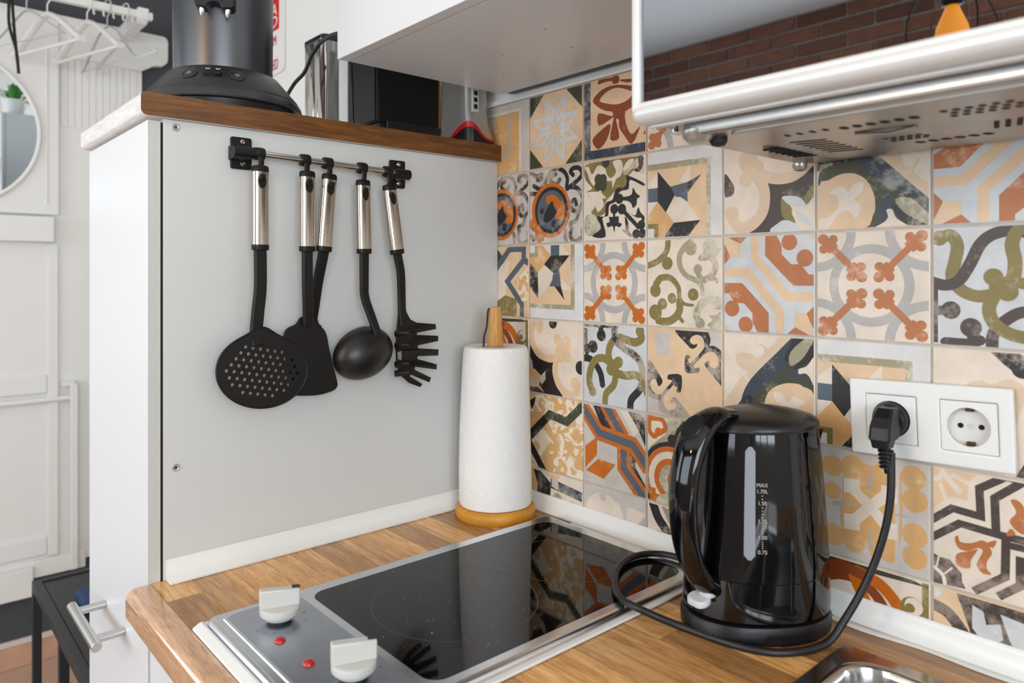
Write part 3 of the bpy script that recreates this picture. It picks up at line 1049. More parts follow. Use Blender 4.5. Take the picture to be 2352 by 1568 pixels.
def p_zig():
    p = Pat('cream')
    p.P('peach', (0.001, 1.001), (0.346, 1.007), (0.274, 0.917), (0.263, 0.763), (0.144, 0.767), (0.092, 0.729), (0.001, 0.636))
    p.S('cream', 0.05, (0.086, 0.954), (0.212, 0.814), smooth=False)
    p.S('cream', 0.035, (0.144, 0.953), (0.28, 0.905), smooth=False)
    p.S('cream', 0.035, (0.057, 0.863), (0.11, 0.727), smooth=False)
    p.C('cream', 0.0, .97, .10).C('peach', 0.0, .97, .06)
    p.S('brown', 0.062, (-0.008, 0.536), (0.15, 0.672), (0.362, 0.655), (0.351, 0.883), (0.538, 1.016), (0.671, 1.002), smooth=False)
    p.S('brown', 0.062, (-0.008, 0.386), (0.207, 0.559), (0.47, 0.54), (0.46, 0.827), (0.671, 1.014), smooth=False)
    p.S('brown', 0.062, (0.47, 0.54), (0.671, 0.535), smooth=False)
    p.S('brown', 0.062, (0.538, 0.51), (0.533, 0.215), (0.313, 0.028), smooth=False)
    p.S('brown', 0.055, (0.671, 0.475), (0.538, 0.473), smooth=False)
    p.S('brown', 0.062, (0.636, 0.404), (0.636, 0.175), (0.486, 0.041), smooth=False)
    p.Q('terra', (0.173, 0.435), (0.196, 0.454), (0.212, 0.408), (0.291, 0.417), (0.368, 0.463), (0.411, 0.451), (0.427, 0.418), (0.441, 0.372), (0.406, 0.3), (0.406, 0.238), (0.438, 0.204), (0.378, 0.192), (0.335, 0.241), (0.346, 0.295), (0.378, 0.379), (0.335, 0.391), (0.28, 0.351), (0.212, 0.345), (0.179, 0.386))
    p.Q('terra', (0.187, 0.299), (0.291, 0.354), (0.341, 0.381), (0.291, 0.279), (0.28, 0.206), (0.187, 0.203))
    p.Q('terra', (0.406, 0.449), (0.473, 0.49), (0.449, 0.423))
    p.Q('terra', (0.57, 0.834), (0.61, 0.849), (0.651, 0.817), (0.671, 0.75), (0.671, 0.594), (0.601, 0.612), (0.565, 0.675), (0.61, 0.748))
    p.Q('terra', (0.538, 0.546), (0.57, 0.61), (0.601, 0.587), (0.59, 0.561))
    p.P('brown', (0.001, 0.258), (0.062, 0.237), (0.133, 0.238), (0.224, 0.145), (0.224, 0.081), (0.252, 0.027), (0.001, 0.004))
    p.S('cream', .03, (0, .15), (.08, .09), (.1, -.01))
    p.S('cream', 0.014, (0.051, 0.24), (0.033, 0.15), smooth=False)
    p.S('cream', 0.014, (0.155, 0.175), (0.092, 0.104), smooth=False)
    return p


def p_ex():
    p = Pat('lgrey')
    p.C('tan', 0.155, 0.83, 0.1)
    p.C('tan', 0.346, 0.854, 0.11)
    p.C('tan', 0.636, 0.871, 0.1)
    p.C('tan', 0.865, 0.865, 0.105)
    p.C('tan', 0.878, 0.668, 0.105)
    p.C('tan', 0.878, 0.363, 0.105)
    p.C('tan', 0.878, 0.171, 0.1)
    p.C('tan', 0.65, 0.166, 0.1)
    p.C('tan', 0.354, 0.166, 0.1)
    p.C('tan', 0.169, 0.187, 0.1)
    p.C('tan', 0.155, 0.6, 0.08)
    p.P('tan', (0.269, 0.867), (0.423, 0.911), (0.663, 0.89), (0.765, 0.87), (0.777, 0.577), (0.765, 0.279), (0.714, 0.13), (0.504, 0.082), (0.477, 0.199), (0.269, 0.199), (0.227, 0.359), (0.255, 0.622))
    p.P('lgrey', (.715, .95), (.75, .95), (.75, .05), (.715, .05))
    p.P('grey', (0.484, 0.84), (0.517, 0.846), (0.517, 0.681), (0.484, 0.673))
    p.P('grey', (0.155, 0.5), (0.354, 0.517), (0.354, 0.496), (0.155, 0.456))
    p.P('grey', (0.714, 0.515), (0.828, 0.523), (0.828, 0.503), (0.714, 0.495))
    p.P('grey', (0.491, 0.314), (0.517, 0.321), (0.517, 0.155), (0.491, 0.148))
    p.S('cream', 0.1, (0.504, 0.525), (0.354, 0.644), smooth=False)
    p.P('cream', (0.262, 0.738), (0.402, 0.75), (0.409, 0.629), (0.367, 0.605), (0.262, 0.61))
    p.S('cream', 0.1, (0.504, 0.525), (0.636, 0.659), smooth=False)
    p.P('cream', (0.597, 0.747), (0.733, 0.742), (0.737, 0.608), (0.675, 0.601), (0.597, 0.616))
    p.S('cream', 0.1, (0.504, 0.525), (0.354, 0.362), smooth=False)
    p.P('cream', (0.262, 0.41), (0.367, 0.423), (0.409, 0.405), (0.409, 0.279), (0.262, 0.268))
    p.S('cream', 0.1, (0.504, 0.525), (0.663, 0.359), smooth=False)
    p.P('cream', (0.597, 0.363), (0.675, 0.417), (0.737, 0.433), (0.737, 0.282), (0.597, 0.274))
    return p


def p_diag_b():
    p = Pat('cream')
    p.S('beige', .15, (0.02, 1.08), (.52, .72), smooth=False).S('green', .30, (-.05, .80), (.45, .45), smooth=False).S('navy', .15, (-.06, .96), (.50, .565), smooth=False)
    p.Q('beige', (0.52, 0.674), (0.726, 0.707), (0.782, 0.571), (0.821, 0.525), (0.88, 0.548), (0.896, 0.593), (0.918, 0.578), (0.891, 0.524), (0.87, 0.479), (0.944, 0.402), (1.024, 0.354), (1.024, 0.178))
    p.Q('beige', (0.624, 0.721), (0.67, 0.834), (0.782, 0.841), (0.804, 0.732), (0.771, 0.631))
    p.Q('green', (0.024, 0.544), (0.102, 0.625), (0.191, 0.658), (0.425, 0.674), (0.472, 0.582), (0.737, 0.292), (1.024, 0.189), (1.024, -0.011), (0.826, 0.007), (0.555, 0.006), (0.437, 0.006), (0.532, 0.128), (0.545, 0.212), (0.529, 0.322), (0.461, 0.45), (0.352, 0.516), (0.228, 0.52), (0.114, 0.471), (0.024, 0.416))
    p.Q('navy', (0.316, 0.786), (0.532, 0.685), (0.848, 0.377), (1.029, 0.189), (1.029, 0.074), (0.87, 0.27), (0.715, 0.295), (0.437, 0.574), (0.365, 0.669))
    p.Q('black', (0.316, 0.786), (0.365, 0.669), (0.191, 0.614), (0.076, 0.596), (0.03, 0.556), (0.03, 0.62), (0.102, 0.637), (0.191, 0.665), (0.254, 0.719))
    p.Q('black', (0.771, 0.313), (1.029, 0.177), (1.029, -0.016), (0.826, 0.007), (0.726, 0.116), (0.681, 0.214), (0.76, 0.185))
    p.Q('sage', (0.715, 0.248), (0.848, 0.248), (0.997, 0.088), (0.997, 0.008), (0.891, 0.06), (0.782, 0.136))
    p.Q('navy', (0.622, 0.29), (0.675, 0.227), (0.647, 0.121), (0.607, 0.028), (0.549, 0.009), (0.59, 0.077))
    p.Q('cream', (0.642, 0.158), (0.692, 0.16), (0.726, 0.081), (0.828, 0.007), (0.826, -0.019), (0.543, -0.005), (0.624, 0.051), (0.656, 0.097))
    p.Q('peach', (0.024, 0.428), (0.114, 0.474), (0.228, 0.52), (0.352, 0.516), (0.461, 0.45), (0.529, 0.322), (0.545, 0.212), (0.525, 0.117), (0.443, -0.0), (0.024, 0.006))
    p.Q('cream', (0.121, 0.35), (0.197, 0.4), (0.266, 0.388), (0.303, 0.341), (0.352, 0.411), (0.439, 0.425), (0.427, 0.343), (0.352, 0.275), (0.415, 0.221), (0.407, 0.161), (0.365, 0.099), (0.316, 0.166), (0.241, 0.171), (0.147, 0.064), (0.127, 0.001), (0.03, 0.006), (0.03, 0.108), (0.102, 0.117), (0.204, 0.199), (0.21, 0.286), (0.179, 0.333))
    p.Q('peach', (0.127, 0.001), (0.147, 0.064), (0.241, 0.171), (0.316, 0.16), (0.365, 0.089), (0.316, -0.007))
    return p



GRID = {
    ('A', -2): p_kite(), ('A', -1): p_tanframe(), ('A', 0): p_star8(), ('A', 1): p_fish(), ('A', 2): p_cross(), ('A', 3): p_medal(), ('A', 4): p_olivescroll(), ('A', 5): p_star8(), ('A', 6): p_ess(),
    (0, -2): p_cross(), (0, -1): p_medal(), (0, 0): p_medal(), (0, 1): p_leaf(), (0, 2): p_kite(), (0, 3): p_concave_b(), (0, 4): p_diag_b(), (0, 5): p_stripes().rot(1), (0, 6): p_kite(),
    (1, -1): p_navyline(), (1, 0): p_kite().rot(1), (1, 1): p_cross('orange'), (1, 2): p_olivescroll(), (1, 3): p_stripes(), (1, 4): p_cross(), (1, 5): p_ess().swap(black='brown'), (1, 6): p_leaf(),
    (2, -1): p_hoops(), (2, 0): p_concave(), (2, 1): p_ess().rot(1), (2, 2): p_anchor(), (2, 3): p_diag_b().rot(3), (2, 4): p_kite(), (2, 5): p_hearts(), (2, 6): p_zig(),
    (3, -1): p_kite(), (3, 0): p_angle(), (3, 1): p_tulip(), (3, 2): p_arcs(), (3, 3): p_star8(), (3, 4): p_ex(), (3, 5): p_zig(), (3, 6): p_cross(),
    (4, -1): p_angle(), (4, 0): p_blackcream(), (4, 1): p_greyround(), (4, 2): p_blackfern(), (4, 3): p_ess(), (4, 4): p_hoops(), (4, 5): p_swirl(), (4, 6): p_olivescroll(),
}
bed = G().box(TX0 - 2 * TS, TX0 + 7 * TS, 0.0009, 0.0014, WT + 0.004, TZ0 + TS - 0.001).obj('grout_bed', m_grout, wall_back)
S_ = TS - GAP
for (r, c), pat in GRID.items():
    ri = -1 if r == 'A' else r
    ylo = 0.0
    if ri == 4:
        ylo = 0.52
    g = G()
    h = S_ * (1 - ylo)
    e = 0.0012
    zb = S_ * ylo
    used = [pat.bg]
    for cc, _ in pat.l:
        if cc not in used:
            used.append(cc)
    g.rings([[(0, 0.0018, zb), (S_, 0.0018, zb), (S_, 0.0018, S_), (0, 0.0018, S_)], [(0, -0.0006, zb), (S_, -0.0006, zb), (S_, -0.0006, S_), (0, -0.0006, S_)], [(e, -0.0014, zb + e), (S_ - e, -0.0014, zb + e), (S_ - e, -0.0014, S_ - e), (e, -0.0014, S_ - e)]], 0, False)
    for k, (cc, polys) in enumerate(pat.l):
        yy = -0.0014 - 0.000024 * (k + 1)
        for qi, q in enumerate(polys):
            yq = yy - (0.000010 + 0.000002 * (qi % 4) if len(q) > 5 else 0.000003 * (qi % 3))
            q = clip01(q, max(0.006, ylo + 0.01), 0.010, 0.990, 0.990)
            if len(q) >= 3:
                ar = sum(q[i][0] * q[(i + 1) % len(q)][1] - q[(i + 1) % len(q)][0] * q[i][1] for i in range(len(q)))
                if abs(ar) < 1e-6:
                    continue
                if ar < 0:
                    q = q[::-1]
                g.add([(p[0] * S_, yq, p[1] * S_) for p in q], [list(range(len(q)))], used.index(cc))
    me = bpy.data.meshes.new('tile')
    me.from_pydata(g.v, [], g.f)
    for u in used:
        me.materials.append(MATS['tile_print_' + u])
    for i, p in enumerate(me.polygons):
        p.material_index = g.m[i]
    o = bpy.data.objects.new('tile', me)
    COL.objects.link(o)
    o.location = (TX0 + c * TS + GAP / 2, 0.0, TZ0 - (ri + 1) * TS + GAP / 2)
    o.parent = wall_back
# edging strip above the tiles
g = G().prism([(0.0008, 1.6015), (-0.0055, 1.6015), (-0.007, 1.604), (-0.005, 1.610), (0.0008, 1.610)], lambda a, b, c: (c, a, b), -0.17, 0.98)
struct(g.obj('trim_1', m_white_gloss))

# ------------------------------------------------------------------ tall cabinet with its top board
tc = thing('tall_cabinet', 'tall white cabinet with a plain grey-white side panel left of the worktop', 'cabinet', (-0.166, -0.29, 0))
G().box(-0.315, -0.0185, -0.568, -0.002, 0.10, 1.4985).obj('carcass', m_panel, tc)
G().box(-0.018, 0.0, -0.569, -0.002, 0.0, 1.4990).obj('side_panel', m_panel, tc, bevel=0.0006, bseg=1)
G().box(-0.333, -0.315, -0.569, -0.002, 0.0, 1.4990).obj('side_panel', m_panel, tc, bevel=0.0006, bseg=1)
G().box(-0.315, -0.018, -0.55, -0.53, 0.0, 0.10).obj('plinth', m_panel, tc)
G().box(-0.020, -0.0012, -0.5712, -0.5694, 0.11, 1.494).obj('gap_shade', mat('gap_shade_brown', '#2E261E', 0.9), tc)  # dark strip that puts shade into the gap behind the door
dr = G().box(-0.333, -0.0011, -0.588, -0.572, 0.10, 1.4955).obj('door', m_door, tc, bevel=0.0012, bseg=2)
G().box(-0.0011, -0.0004, -0.5874, -0.5724, 0.1006, 1.4949).obj('edge_band', mat('grey_edge_band', '#C9C9C4', 0.45), dr)
HX0, HX1, HZ, HY = -0.222, -0.112, 0.800, -0.588
hg = G()
for x in (HX0, HX1):
    hg.cyl((x, HY, HZ), (x, HY - 0.036, HZ), 0.0058, 18)
hg.cyl((HX0 - 0.026, HY - 0.040, HZ), (HX1 + 0.026, HY - 0.040, HZ), 0.0068, 22)
hg.obj('handle', m_alu, dr, bevel=0.0008, bseg=1, label='satin nickel bar handle')
for z in (1.4915 - 0.012 + 0.010, 1.0442):
    s = G().lathe([(0.0050, 0), (0.0050, 0.0012), (0.0040, 0.0018), (0.0030, 0.0012)], seg=20)
    s.v = [(p[2], p[0] - 0.5540, p[1] + z) for p in s.v]
    s.obj('cam_cover', mat('screw_cover', '#B9B8B4', 0.35, metal=0.4), tc)
    s = G().lathe([(0.0020, 0.0010), (0.0020, 0.0021)], seg=6)
    s.v = [(p[2], p[0] - 0.5540, p[1] + z) for p in s.v]
    s.obj('screw', mat('screw_slot', '#4A4947', 0.5, metal=0.6), tc)

m_walnut = wood('walnut_edge', ['#543211', '#71461B', '#895927'], 'y', 0.42, 70, 0.0, objrand=False)
t = NT('grey_white_laminate')
v = t.coords((6, 60, 60), rand=False)
f = t.noise(v, 5, 5, 0.65)
t.l(t.ramp(f, [(0.3, '#CFC8C1'), (0.55, '#E3E1DE'), (0.8, '#EDECEA')]), t.b.inputs['Base Color'])
t.b.inputs['Roughness'].default_value = 0.4
t.bump(f, 0.1, 0.0004)
m_lam = t.m
tb = thing('top_board', 'thick board with walnut-brown end edge on top of the tall cabinet', 'board', (-0.166, -0.3, 1.4992))
prof = [(0.0, 1.4995), (-0.592, 1.4995)] + [(-0.5905 - 0.0075 * math.sin(R(a)), 1.507 - 0.0075 * math.cos(R(a))) for a in range(15, 91, 15)] + [(-0.598 + 0.006 * (1 - math.cos(R(a))), 1.523 + 0.006 * math.sin(R(a))) for a in range(0, 91, 15)] + [(0.0, 1.529)]
prof = [(-0.001, 1.4995)] + prof[1:-1] + [(-0.001, 1.529)]
G().prism(prof, lambda a, b, c: (c, a, b), -0.345, 0.0085, 0).obj('board', m_lam, tb, smooth=True)
G().prism(prof, lambda a, b, c: (c, a, b), 0.0085, 0.0095, 0).obj('edge_band', m_walnut, tb, label='walnut-brown edge band')

# ------------------------------------------------------------------ base cabinet, worktop of glued staves
bc = thing('base_cabinet', 'white base cabinet under the wooden worktop', 'cabinet', (0.6, -0.3, 0))
g = G()
g.box(0.002, 0.020, -0.565, -0.03, 0.10, 0.858).box(1.18, 1.198, -0.565, -0.03, 0.10, 0.858).box(0.02, 1.18, -0.565, -0.03, 0.10, 0.118).box(0.02, 1.18, -0.04, -0.03, 0.118, 0.858)
g.box(0.602, 0.618, -0.565, -0.04, 0.118, 0.73)
g.obj('carcass', m_panel, bc)
for x0, x1 in ((0.0035, 0.598), (0.602, 1.197)):
    G().box(x0, x1, -0.586, -0.569, 0.10, 0.855).obj('door', m_door, bc, bevel=0.0012)
G().box(0.02, 1.18, -0.53, -0.51, 0.0, 0.10).obj('plinth', m_panel, bc)

WX0, WX1, WY0 = 0.0008, 1.40, -0.6137
SK = (0.672, 1.10, -0.49, -0.088)       # sink cut-out
m_oak = wood('stave_oak', ['#AE7A42', '#D3A062', '#E8C08A'], 'x', 0.30, 40, 0.12)
m_core = wood('worktop_edge_oak', ['#BC8A5B', '#D0A074', '#DFB88E'], 'x', 0.2, 40, 1.0, objrand=False)
wt = thing('worktop', 'wooden butcher-block worktop running along the tiled wall', 'worktop', (0.6, -0.3, 0.862))
g = G()
top = WT - 0.0012
for x0, x1, y0, y1 in ((WX0, SK[0], -0.585, -0.0005), (SK[1], WX1, -0.585, -0.0005), (SK[0], SK[1], -0.585, SK[2]), (SK[0], SK[1], SK[3], -0.0005)):
    g.box(x0, x1, y0, y1, 0.862, top)
g.obj('core', m_core, wt)
rr = 0.012
prof = [(-0.585, 0.862), (WY0 + 0.006, 0.862)] + [(WY0 + 0.006 - 0.006 * math.sin(R(a)), 0.868 - 0.006 * math.cos(R(a))) for a in range(15, 91, 15)] + [(WY0 + rr * (1 - math.cos(R(a))), WT - rr + rr * math.sin(R(a))) for a in range(0, 91, 10)] + [(-0.585, WT)]
G().prism(prof, lambda a, b, c: (c, a, b), WX0, WX1).obj('nosing', m_core, wt, smooth=True, bevel=0.0)
SW = 0.0417
random.seed(23)
for r in range(14):
    y1 = -0.0005 - r * SW
    y0 = max(y1 - SW + 0.0002, -0.5848)
    x = WX0 - random.uniform(0.0, 0.30)
    while x < WX1:
        L = random.uniform(0.18, 0.42)
        a, b = max(x, WX0), min(x + L - 0.0002, WX1)
        x += L
        if b - a < 0.004:
            continue
        segs = [(a, b)]
        if y1 > SK[2] + 0.001 and y0 < SK[3] - 0.001:
            segs = []
            if a < SK[0]:
                segs.append((a, min(b, SK[0])))
            if b > SK[1]:
                segs.append((max(a, SK[1]), b))
        for p, q in segs:
            if q - p < 0.003:
                continue
            yy0, yy1 = y0, y1
            gg = G().box(0, q - p, 0, yy1 - yy0, 0, 0.0012 + random.uniform(-0.00004, 0))
            s = gg.obj('stave', m_oak)
            s.location = (p, yy0, top)
            s.parent = wt
            s.location = Vector((p, yy0, top)) - wt.location

# cove trims and sealant
g = G().prism([(0.0006, WT + 0.0005), (0.023, WT + 0.0005), (0.0235, WT + 0.003), (0.014, WT + 0.0065), (0.0085, WT + 0.012), (0.0055, WT + 0.019), (0.0045, WT + 0.0245), (0.002, WT + 0.0265), (0.0006, WT + 0.0265)], lambda a, b, c: (a, c, b), -0.5665, -0.0005)
struct(g.obj('trim_2', m_white_gloss, smooth=True))
g = G().prism([(-0.0018, WT + 0.0005), (-0.0135, WT + 0.0005), (-0.0145, WT + 0.003), (-0.0095, WT + 0.0075), (-0.0065, WT + 0.014), (-0.0055, WT + 0.022), (-0.0045, WT + 0.0265), (-0.003, WT + 0.028), (-0.0018, WT + 0.028)], lambda a, b, c: (c, a, b), 0.0035, WX1 - 0.002)
tr3 = struct(g.obj('trim_3', m_white_gloss, smooth=True))
m_seal = mat('white_sealant', '#E4E2DC', 0.45)
pts = [(0.62 + 0.0085 * i, -0.0145 - 0.003 * math.sin(i * 0.42) - 0.0035 * max(0, math.sin(i * 0.13 + 0.8)), WT + 0.0008) for i in range(70)]
G().tube(pts, 0.0032, 8, flat=(0.0022, 0.0055), up=(0, 0, 1)).obj('sealant', m_seal, tr3)
pts = [(0.20 + 0.008 * i, -0.0165 - 0.002 * math.sin(i * 0.35), WT + 0.0008) for i in range(34)]
G().tube(pts, 0.0026, 8, flat=(0.0016, 0.004), up=(0, 0, 1)).obj('sealant', m_seal, tr3)

# ------------------------------------------------------------------ hob
HZ0 = 0.9125
hb = thing('ceramic_hob', 'two-zone black glass hob in a steel frame set into the worktop', 'hob', (0.315, -0.305, WT))
hx0, hx1, hy0, hy1 = 0.1655, 0.4630, -0.5730, -0.0380
gx0, gx1, gy0, gy1 = 0.1885, 0.4460, -0.4580, -0.0600
G().flat([rrect(hx0 - 0.006, hx1 + 0.0065, hy0 - 0.0115, hy1 + 0.005, 0.012)], XY(WT + 0.0025), 0.0036, bevel=0.0014).obj('gasket', mat('pale_gasket', '#E6E6E3', 0.35), hb)
G().prism([(hy0 - .0120, WT + .0005), (hy0 - .0116, WT + .0035), (hy0 - .0035, WT + .0078), (hy0 - .0004, WT + .0080), (hy0 - .0004, WT + .0005)], lambda a, b, c: (c, a, b), hx0 - .002, hx1 + .002).obj('front_seal', mat('pale_gasket', '#DCDCD8', 0.4), hb, bevel=.0012)
rings = []
for d, z in ((0.0, WT + 0.0042), (0.0, WT + 0.0062), (0.0012, WT + 0.0095), (0.0035, HZ0 - 0.0007), (0.0065, HZ0)):
    rings.append([(a, b, z) for a, b in rrect(hx0 + d, hx1 - d, hy0 + d, hy1 - d, 0.014 - d)])
g = G().rings(rings, 0, True, cap0=True, cap1=False)
g.flat([rrect(hx0 + 0.0065, hx1 - 0.0065, hy0 + 0.0065, hy1 - 0.0065, 0.0075), rrect(gx0, gx1, gy0, gy1, 0.020)], XY(HZ0 - 0.001), 0.002)
g.obj('frame', m_hobsteel, hb)
# sunk control field and its bright pressed edge
g = G().flat([rrect(hx0 + 0.014, hx1 - 0.014, hy0 + 0.015, gy0 - 0.010, 0.018)], XY(HZ0 + 0.0001), 0.0003)
g.obj('control_field', mat('control_field_steel', '#B9BFC9', 0.30, metal=1.0, var=(12, 0.08), bump=(10, 0.03, 0.001)), hb)
G().tube([(hx0 + 0.022, hy0 + 0.016, HZ0), (hx1 - 0.022, hy0 + 0.016, HZ0)], 0.0024, 10).obj('pressed_edge', m_hobsteel, hb)
m_glass = mat('black_ceramic_glass', '#080605', 0.04, spec=0.36)
gl = G().flat([rrect(gx0, gx1, gy0, gy1, 0.020)], XY(HZ0 - 0.0016), 0.003, bevel=0.0006).obj('glass', m_glass, hb)
m_ring = mat('zone_print', '#5A5854', 0.4)
for cy, rad in ((-0.335, 0.098), (-0.150, 0.076)):
    cx = (gx0 + gx1) / 2
    G().flat([circle(cx, cy, rad, 96), circle(cx, cy, rad - 0.0006, 96)], XY(HZ0 + 0.00003), 0.00004).obj('zone_ring', m_ring, gl)
random.seed(5)
g = G()
for i in range(90):
    x, y = random.uniform(gx0 + .01, gx1 - .01), random.uniform(gy0 + .01, gy0 + 0.26)
    q = random.choice((0.0003, 0.0004, 0.0005, 0.0008 if i % 9 == 0 else 0.0003))
    g.box(x, x + q, y, y + q * 1.2, HZ0, HZ0 + q * 0.5)
cr = g.obj('crumbs', mat('crumb_white', '#D8D6D2', 0.7), gl)
cr['kind'] = 'stuff'
m_knob = mat('pale_grey_knob', '#C9C9C4', 0.36)
KN = ((0.229, -0.512), (0.386, -0.507))
for kx, ky in KN:
    k = G()
    rim = 0.0215
    body = G().lathe([(0.0165, 0.0), (0.017, 0.003), (rim - 0.001, 0.0045), (rim, 0.006), (rim, 0.0115), (rim - 0.0012, 0.013), (0.012, 0.0132), (0.0, 0.0132)], (kx, ky, HZ0 + 0.004), 40, cap1=False)
    a = R(70)
    ux, uy = math.cos(a), math.sin(a)
    fn = lambda p, q, c: (kx + ux * p - uy * c, ky + uy * p + ux * c, HZ0 + 0.0165 + q)
    # grip bar standing across the dial, thicker at its foot
    bar = [(-rim, 0.0), (rim, 0.0), (rim, 0.0185), (-rim, 0.0205)]
    body.prism(bar, fn, -0.0062, 0.0052)
    kb = body.obj('knob', m_knob, hb, bevel=0.0016, bseg=2)
    m = G().prism([(rim - 0.0085, 0.0190), (rim + 0.0002, 0.0184), (rim + 0.0002, 0.0193), (rim - 0.0085, 0.0199)], fn, -0.0036, 0.0034)
    m.obj('pointer_mark', mat('knob_mark', '#22252A', 0.4), kb)
    G().cyl((kx, ky, HZ0), (kx, ky, HZ0 + 0.005), 0.0125, 24).obj('spindle_ring', m_rubber, hb)
    fn2 = lambda p, q, c: (kx + p, ky + q, HZ0 + 0.0003)
    g = G()
    for i, txt in enumerate(('0', '1', '2', '3', '4', '5', '6')):
        b = R(200 + 250 * i / 6)
        cx, cy = kx + 0.029 * math.cos(b), ky + 0.029 * math.sin(b)
        if cx > hx0 + .018 and cy < gy0 - .014 and cy > hy0 + .018:
            g.text(txt, 0.0055, lambda p, q, c, cx=cx, cy=cy: (cx + q * -1 * 0 + p, cy + q, HZ0 + 0.00032))
    g.obj('dial_print', mat('dial_print', '#3A3D44', 0.5), hb)
m_lamp = mat('red_indicator', '#B4120C', 0.12, coat=0.5)
for lx, ly in ((0.273, -0.531), (0.334, -0.528)):
    G().lathe([(0.0062, 0), (0.006, 0.0012), (0.0046, 0.0026), (0.0022, 0.0033), (0.0003, 0.0035)], (lx, ly, HZ0 + 0.0002), 24).obj('indicator_lamp', m_lamp, hb)

# ------------------------------------------------------------------ sink
m_sink = mat('sink_steel', '#BDBBB8', 0.16, metal=1.0)
sk = thing('steel_sink', 'stainless steel sink corner set into the worktop in front of the kettle', 'sink', (0.9, -0.29, WT))
fx0, fx1, fy0, fy1 = 0.6560, 1.14, -0.52, -0.0690
bx0, bx1, by0, by1 = 0.6770, 1.09, -0.47, -0.0920
rings = []
for d, z in ((0.0, WT + 0.0004), (0.0, WT + 0.0012), (0.0012, WT + 0.0024), (0.003, WT + 0.003)):
    rings.append([(a, b, z) for a, b in rrect(fx0 + d, fx1 - d, fy0 + d, fy1 - d, 0.008 - d * .5)])
g = G().rings(rings, 0, True, cap0=False, cap1=False)
g.flat([rrect(fx0 + .003, fx1 - .003, fy0 + .003, fy1 - .003, 0.0065), rrect(bx0 - .004, bx1 + .004, by0 - .004, by1 + .004, 0.034, 10)], XY(WT + 0.0026), 0.0008)
g.obj('rim', m_sink, sk)
rings = []
for d, z in ((-0.004, 0.0030), (-0.001, 0.0046), (0.002, 0.0048), (0.0045, 0.0030), (0.006, -0.002), (0.009, -0.03), (0.014, -0.125), (0.022, -0.142), (0.04, -0.150)):
    rings.append([(a, b, WT + z) for a, b in rrect(bx0 + d, bx1 - d, by0 + d, by1 - d, max(0.012, 0.034 - d * 0.2), 10)])
G().rings(rings, 0, True, cap0=False, cap1=True).obj('bowl', m_sink, sk)

# ------------------------------------------------------------------ utensil rail
BZ, BX = 1.4622, 0.0220
rl = thing('utensil_rail', 'steel utensil rail between two black brackets on the cabinet side', 'rail', (0.0, -0.34, 1.44))
G().cyl((BX, -0.4680, BZ + 0.0015), (BX, -0.2100, BZ - 0.0055), 0.0050, 20).obj('bar', m_steel, rl)
for y0, y1, z0, z1, sgn in ((-0.4835, -0.4545, 1.4425, 1.4865, 1), (-0.2310, -0.2020, 1.4360, 1.4805, -1)):
    b = G().flat([rrect(y0, y1, z0, z1, 0.003)], YZ(0.0025), 0.004, bevel=0.0008)
    zc = BZ + (0.0008 if sgn > 0 else -0.0062)
    yc0, yc1 = (y0 - 0.004, y1 - 0.002) if sgn > 0 else (y0 - 0.004, y1 - 0.004)
    b.cyl((BX, yc0, zc), (BX, yc1, zc), 0.0082, 24)
    b.prism([(0.004, zc - 0.0095), (BX, zc - 0.0082), (BX, zc + 0.0082), (0.004, zc + 0.0095)], lambda a, c, d: (a, d, c), yc0 + 0.0005, yc1 - 0.006)
    bo = b.obj('bracket', m_black_soft, rl, bevel=0.0006, bseg=1)
    for zz in (z1 - 0.0065, z0 + 0.0075):
        s = G().lathe([(0.0032, 0), (0.0032, 0.0008), (0.0022, 0.0014), (0.0012, 0.0006)], seg=18)
        s.v = [(p[2] + 0.0045, p[0] + (y0 + y1) / 2 + 0.0015, p[1] + zz) for p in s.v]
        s.obj('screw', m_chrome, bo)

m_handle = mat('handle_steel', '#C4BCB0', 0.17, metal=1.0)
names = ['skimmer', 'turner', 'second turner', 'ladle', 'pasta server']
UT = [((-0.4554, 1.4440), (-0.4554, 1.3300)), ((-0.3871, 1.4430), (-0.3871, 1.3295)), ((-0.3525, 1.4420), (-0.3615, 1.3300)), ((-0.2975, 1.4380), (-0.2955, 1.3280)), ((-0.2519, 1.4345), (-0.2370, 1.3285))]
HOOKY = [-0.4515, -0.3842, -0.3487, -0.2916, -0.2463]
UX = 0.0360
HL = ['black rail hook holding the skimmer, next to the left bracket', 'black rail hook holding the front turner with the full black blade', 'black rail hook holding the turner tucked behind', 'black rail hook holding the ladle', 'black rail hook holding the pasta server, at the right bracket']
for i, y in enumerate(HOOKY):
    zc = BZ + 0.0015 - 0.007 * (y + 0.468) / 0.258
    hk = thing('rail_hook', HL[i], 'hook', (BX, y, zc), 'hooks on the utensil rail')
    pf = [(0.0050, -0.0066), (0.0082, -0.0066), (0.0088, -.004), (0.0088, .004), (0.0082, 0.0066), (0.0050, 0.0066)]
    n = 24
    rings = [[(BX + r * math.cos(2 * PI * j / n), y + a, zc + r * math.sin(2 * PI * j / n)) for r, a in pf] for j in range(n)]
    G().rings(rings, 0, True, closed=True).obj('clip', m_black_soft, hk)
    tx, tz = UX + 0.004, UT[i][0][1] - 0.012
    pts = smooth_path([(BX + 0.006, y, zc - 0.005), (BX + 0.0075, y, zc - 0.014), (UX - 0.0088, UT[i][0][0] * .5 + y * .5, tz + 0.002), (UX - 0.004, UT[i][0][0], tz - 0.006), (UX + 0.006, UT[i][0][0], tz - 0.007), (UX + 0.0095, UT[i][0][0], tz)], 5)
    G().tube(pts, 0.0030, 8, flat=(0.0042, 0.0026), up=(0, 1, 0.02)).obj('prong', m_black_soft, hk)


